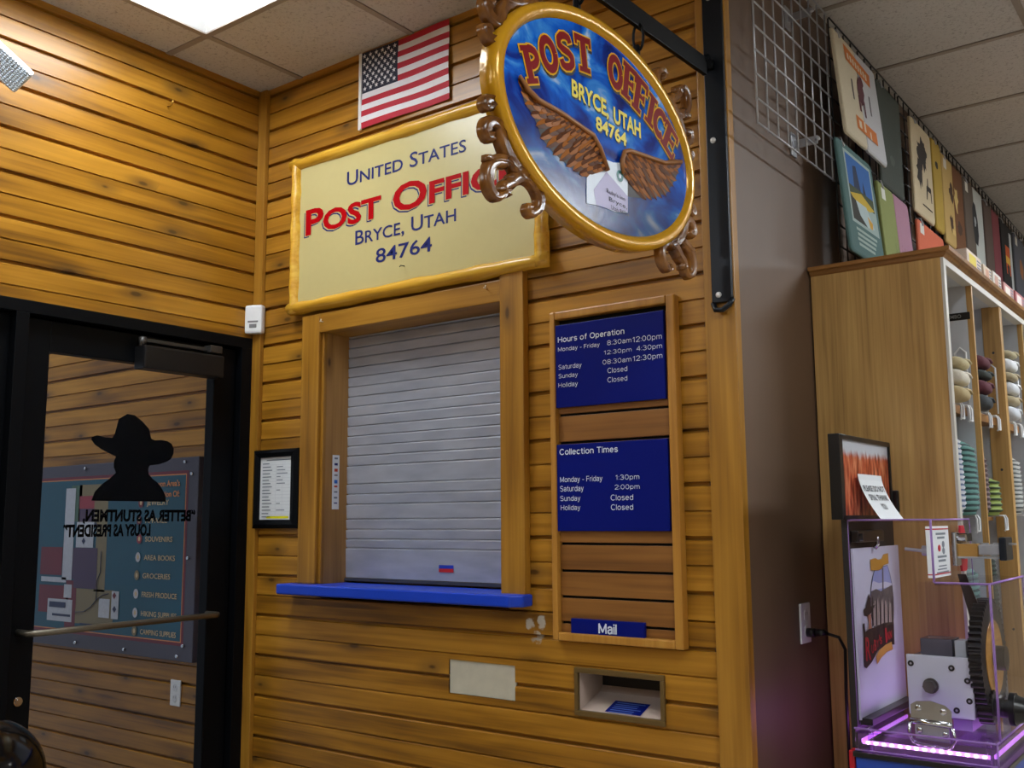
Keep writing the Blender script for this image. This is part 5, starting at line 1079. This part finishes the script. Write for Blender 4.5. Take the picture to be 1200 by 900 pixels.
MB().cyl((gx1-.001, gc[0], gc[1]), (gx1+.002, gc[0], gc[1]), .085, 40).build('gear_disc', wood('gear disc wood', srgb(150, 104, 40), srgb(190, 140, 62), srgb(210, 160, 80), 'Y', None, .35, 0), go)['label'] = 'golden round disc'
MB().cyl((gx1+.002, gc[0], gc[1]), (XR-.012, gc[0], gc[1]), .028, 24).cyl((bl1-.015, gc[0]-.02, gc[1]+.03), (gx0, gc[0]-.02, gc[1]+.03), .016, 16).build('gear_hub', BLACKP, go, weld=False)
m_ = MB(); gear(m_, gx0+.002, gx1+.006, .215, .995+.03, .038, 16, .006); m_.cyl((gx1+.006, .215, 1.025), (XR+.01, .215, 1.025), .02, 20); m_.build('pinion', BLACKP, pm_, weld=False)
m_ = MB(); m_.cyl((XR, .215, 1.025), (XR+.012, .215, 1.025), .036, 24); m_.cyl((XR+.012, .215, 1.025), (XR+.075, .215, 1.025), .032, 24, 0, .012); m_.cyl((XR+.075, .215, 1.025), (XR+.15, .215, 1.025), .012, 16); m_.box((XR+.12, .2, .82), (XR+.14, .23, 1.04), .005); m_.cyl((XR+.13, .215, .84), (XR+.25, .215, .84), .018, 16); m_.build('crank_handle', BLACKP, pm_, weld=False)
# lift handle on the front
m_ = MB(); FH = Fr((2.254, YF-.006, .995), (1, 0, 0), (0, 0, 1))
m_.prism(FH, [(-.043, .005), (.043, .0), (.043, .035), (.03, .046), (0, .053), (-.03, .05), (-.043, .042)], 0, .003); ho = m_.build('lift_handle', CHROME, pm_)
m_ = MB(); b_ = [(-.044, .004), (-.048, -.02), (-.04, -.036), (-.03, -.04), (.03, -.044), (.04, -.04), (.05, -.024), (.044, 0)]; m_.tube([FH.p(a, c, .008) for a, c in b_], .0038, 10); m_.tube([FH.p(-.044, .008, .006), FH.p(.044, .004, .006)], .006, 10); m_.build('bail', CHROME, ho, weld=False)
m_ = MB(); m_.prism(FH, [(-.036, -.03), (.036, -.034), (.036, .0), (-.036, .004)], 0, .002); m_.build('strike_plate', STEEL, ho)
for a, c in ((-.026, .036), (.026, .032), (-.026, -.012), (.028, -.016)): MB().ell(FH.p(a, c, .003), (.007, .003, .007), 12, 6).build('screw', CHROME, ho)
# instruction card, coin mechanism
ic = MB(); FC = FX(XT); cy0, cy1, cz0, cz1 = YF+.004, .235, 1.315, 1.43
ic.fbox(FC, cy0, cy1, cz0, cz1, .0003, .0015, 0, 0)
for z in (cz0+.006, cz1-.008): ic.quad(FC, cy0, cy1, z, z+.0025, .002, 1)
for z, a0, a1, h in ((1.41, .12, .205, .005), (1.401, .13, .195, .005), (1.358, .125, .205, .005), (1.349, .13, .195, .005), (1.338, .13, .2, .003), (1.331, .12, .2, .003), (1.324, .11, .215, .003)): ic.quad(FC, a0, a1, z, z+h, .002, 2)
for yy, z, mt in ((.18, 1.388, 2), (.18, 1.373, 2), (.145, 1.38, 1)): ic.poly(FC, [(yy+.012*math.cos(k*PI/6), z+.008*math.sin(k*PI/6)) for k in range(12)], .002, mt)
F1 = Fr((0, YF-.0005, 0), (1, 0, 0), (0, 0, 1)); ic.quad(F1, XT-.012, XT, cz0, cz1, .0, 0); ic.quad(F1, XT-.012, XT, cz0+.006, cz0+.0085, .0004, 1); ic.quad(F1, XT-.012, XT, cz1-.008, cz1-.0055, .0004, 1)
ic.build('instruction_card', [PAPER, flat('card red', srgb(190, 30, 50), .5), GREYTXT], pm_, weld=False)
cmx = XT; m_ = MB(); m_.fbox(FX(cmx), .262, .30, 1.335, 1.415, .0, .012, .003); m_.fbox(FX(cmx), .30, .36, 1.35, 1.40, 0, .02, .004); m_.cyl((cmx+.01, .28, 1.40), (cmx+.03, .28, 1.40), .01, 14); cmo = m_.build('coin_mechanism', CHROME, pm_, weld=False)
MB().fbox(FX(cmx), .29, .34, 1.392, 1.412, .012, .03, .002).build('coin_tray', BLACKP, cmo)
m_ = MB(); m_.prism(FX(cmx), [(.33, 1.32), (.375, 1.32), (.385, 1.345), (.385, 1.40), (.37, 1.43), (.34, 1.43), (.325, 1.40), (.325, 1.345)], .001, .006); m_.build('red_badge', flat('badge red', srgb(190, 24, 50), .35), cmo)
xe = onY(1181, 645, .3).x; zs = 1.375
m_ = MB(); m_.box((cmx+.01, .275, zs-.019), (cmx+.055, .325, zs+.012), .002, 1); m_.box((cmx+.055, .278, zs-.014), (xe-.012, .322, zs+.01), .003); m_.box((cmx, .27, zs-.022), (xe-.01, .33, zs-.0175), .001)
for k in range(3): m_.cyl((cmx+.065+.03*k, .3, zs+.01), (cmx+.065+.03*k, .3, zs+.014), .01, 14)
m_.build('coin_slide', [STEEL, flat('brass slide', srgb(196, 150, 84), .3, .7)], cmo, weld=False)
MB().box((xe-.012, .262, zs-.026), (xe+.004, .338, zs+.028), .004).build('slide_handle', flat('dark slide handle', srgb(30, 36, 46), .3, .4), cmo)
m_ = MB(); m_.cyl((XT-.02, .2, 1.372), (XT-.05, .2, 1.372), .012, 16); m_.cyl((XT-.05, .2, 1.372), (XT-.09, .2, 1.376), .004, 10); m_.build('inner_bolt', STEEL, pm_, weld=False)
# paper note leaning on the picture
nt_ = MB(); n = 8; c4 = [onX(1004.4, 555, XB+.01), onX(1032, 558, XB+.01)]
y0, y1, zt = c4[0].y, c4[1].y, (c4[0].z+c4[1].z)/2; zbot = ZT+.001
def npt(u, v): t2 = 1-v; return Vector((XB+.011+.05*t2**1.6, y0+(y1-y0)*u, zbot+(zt-zbot)*v))
for i in range(n): nt_.add([npt(0, i/n), npt(1, i/n), npt(1, (i+1)/n), npt(0, (i+1)/n)], [[0, 1, 2, 3]], 0, True)
for txt, v, a, b_ in (('PLEASE DO NOT', .62, .06, .94), ('SPIN. THANK', .42, .12, .9), ('YOU', .22, .4, .62)):
    vs, fs = glyphs(txt, .02); xs_ = [q[0] for q in vs]; lo_, hi_ = min(xs_), max(xs_)
    nt_.add([npt(a+(q[0]-lo_)/(hi_-lo_)*(b_-a), v+q[1]/.729*.13)+Vector((.0015, 0, .0005)) for q in vs], fs, 1)
tag(nt_.build('paper_note', [PAPER, INK], weld=False), 'white paper note leaning on the canyon picture above the penny press', 'note')
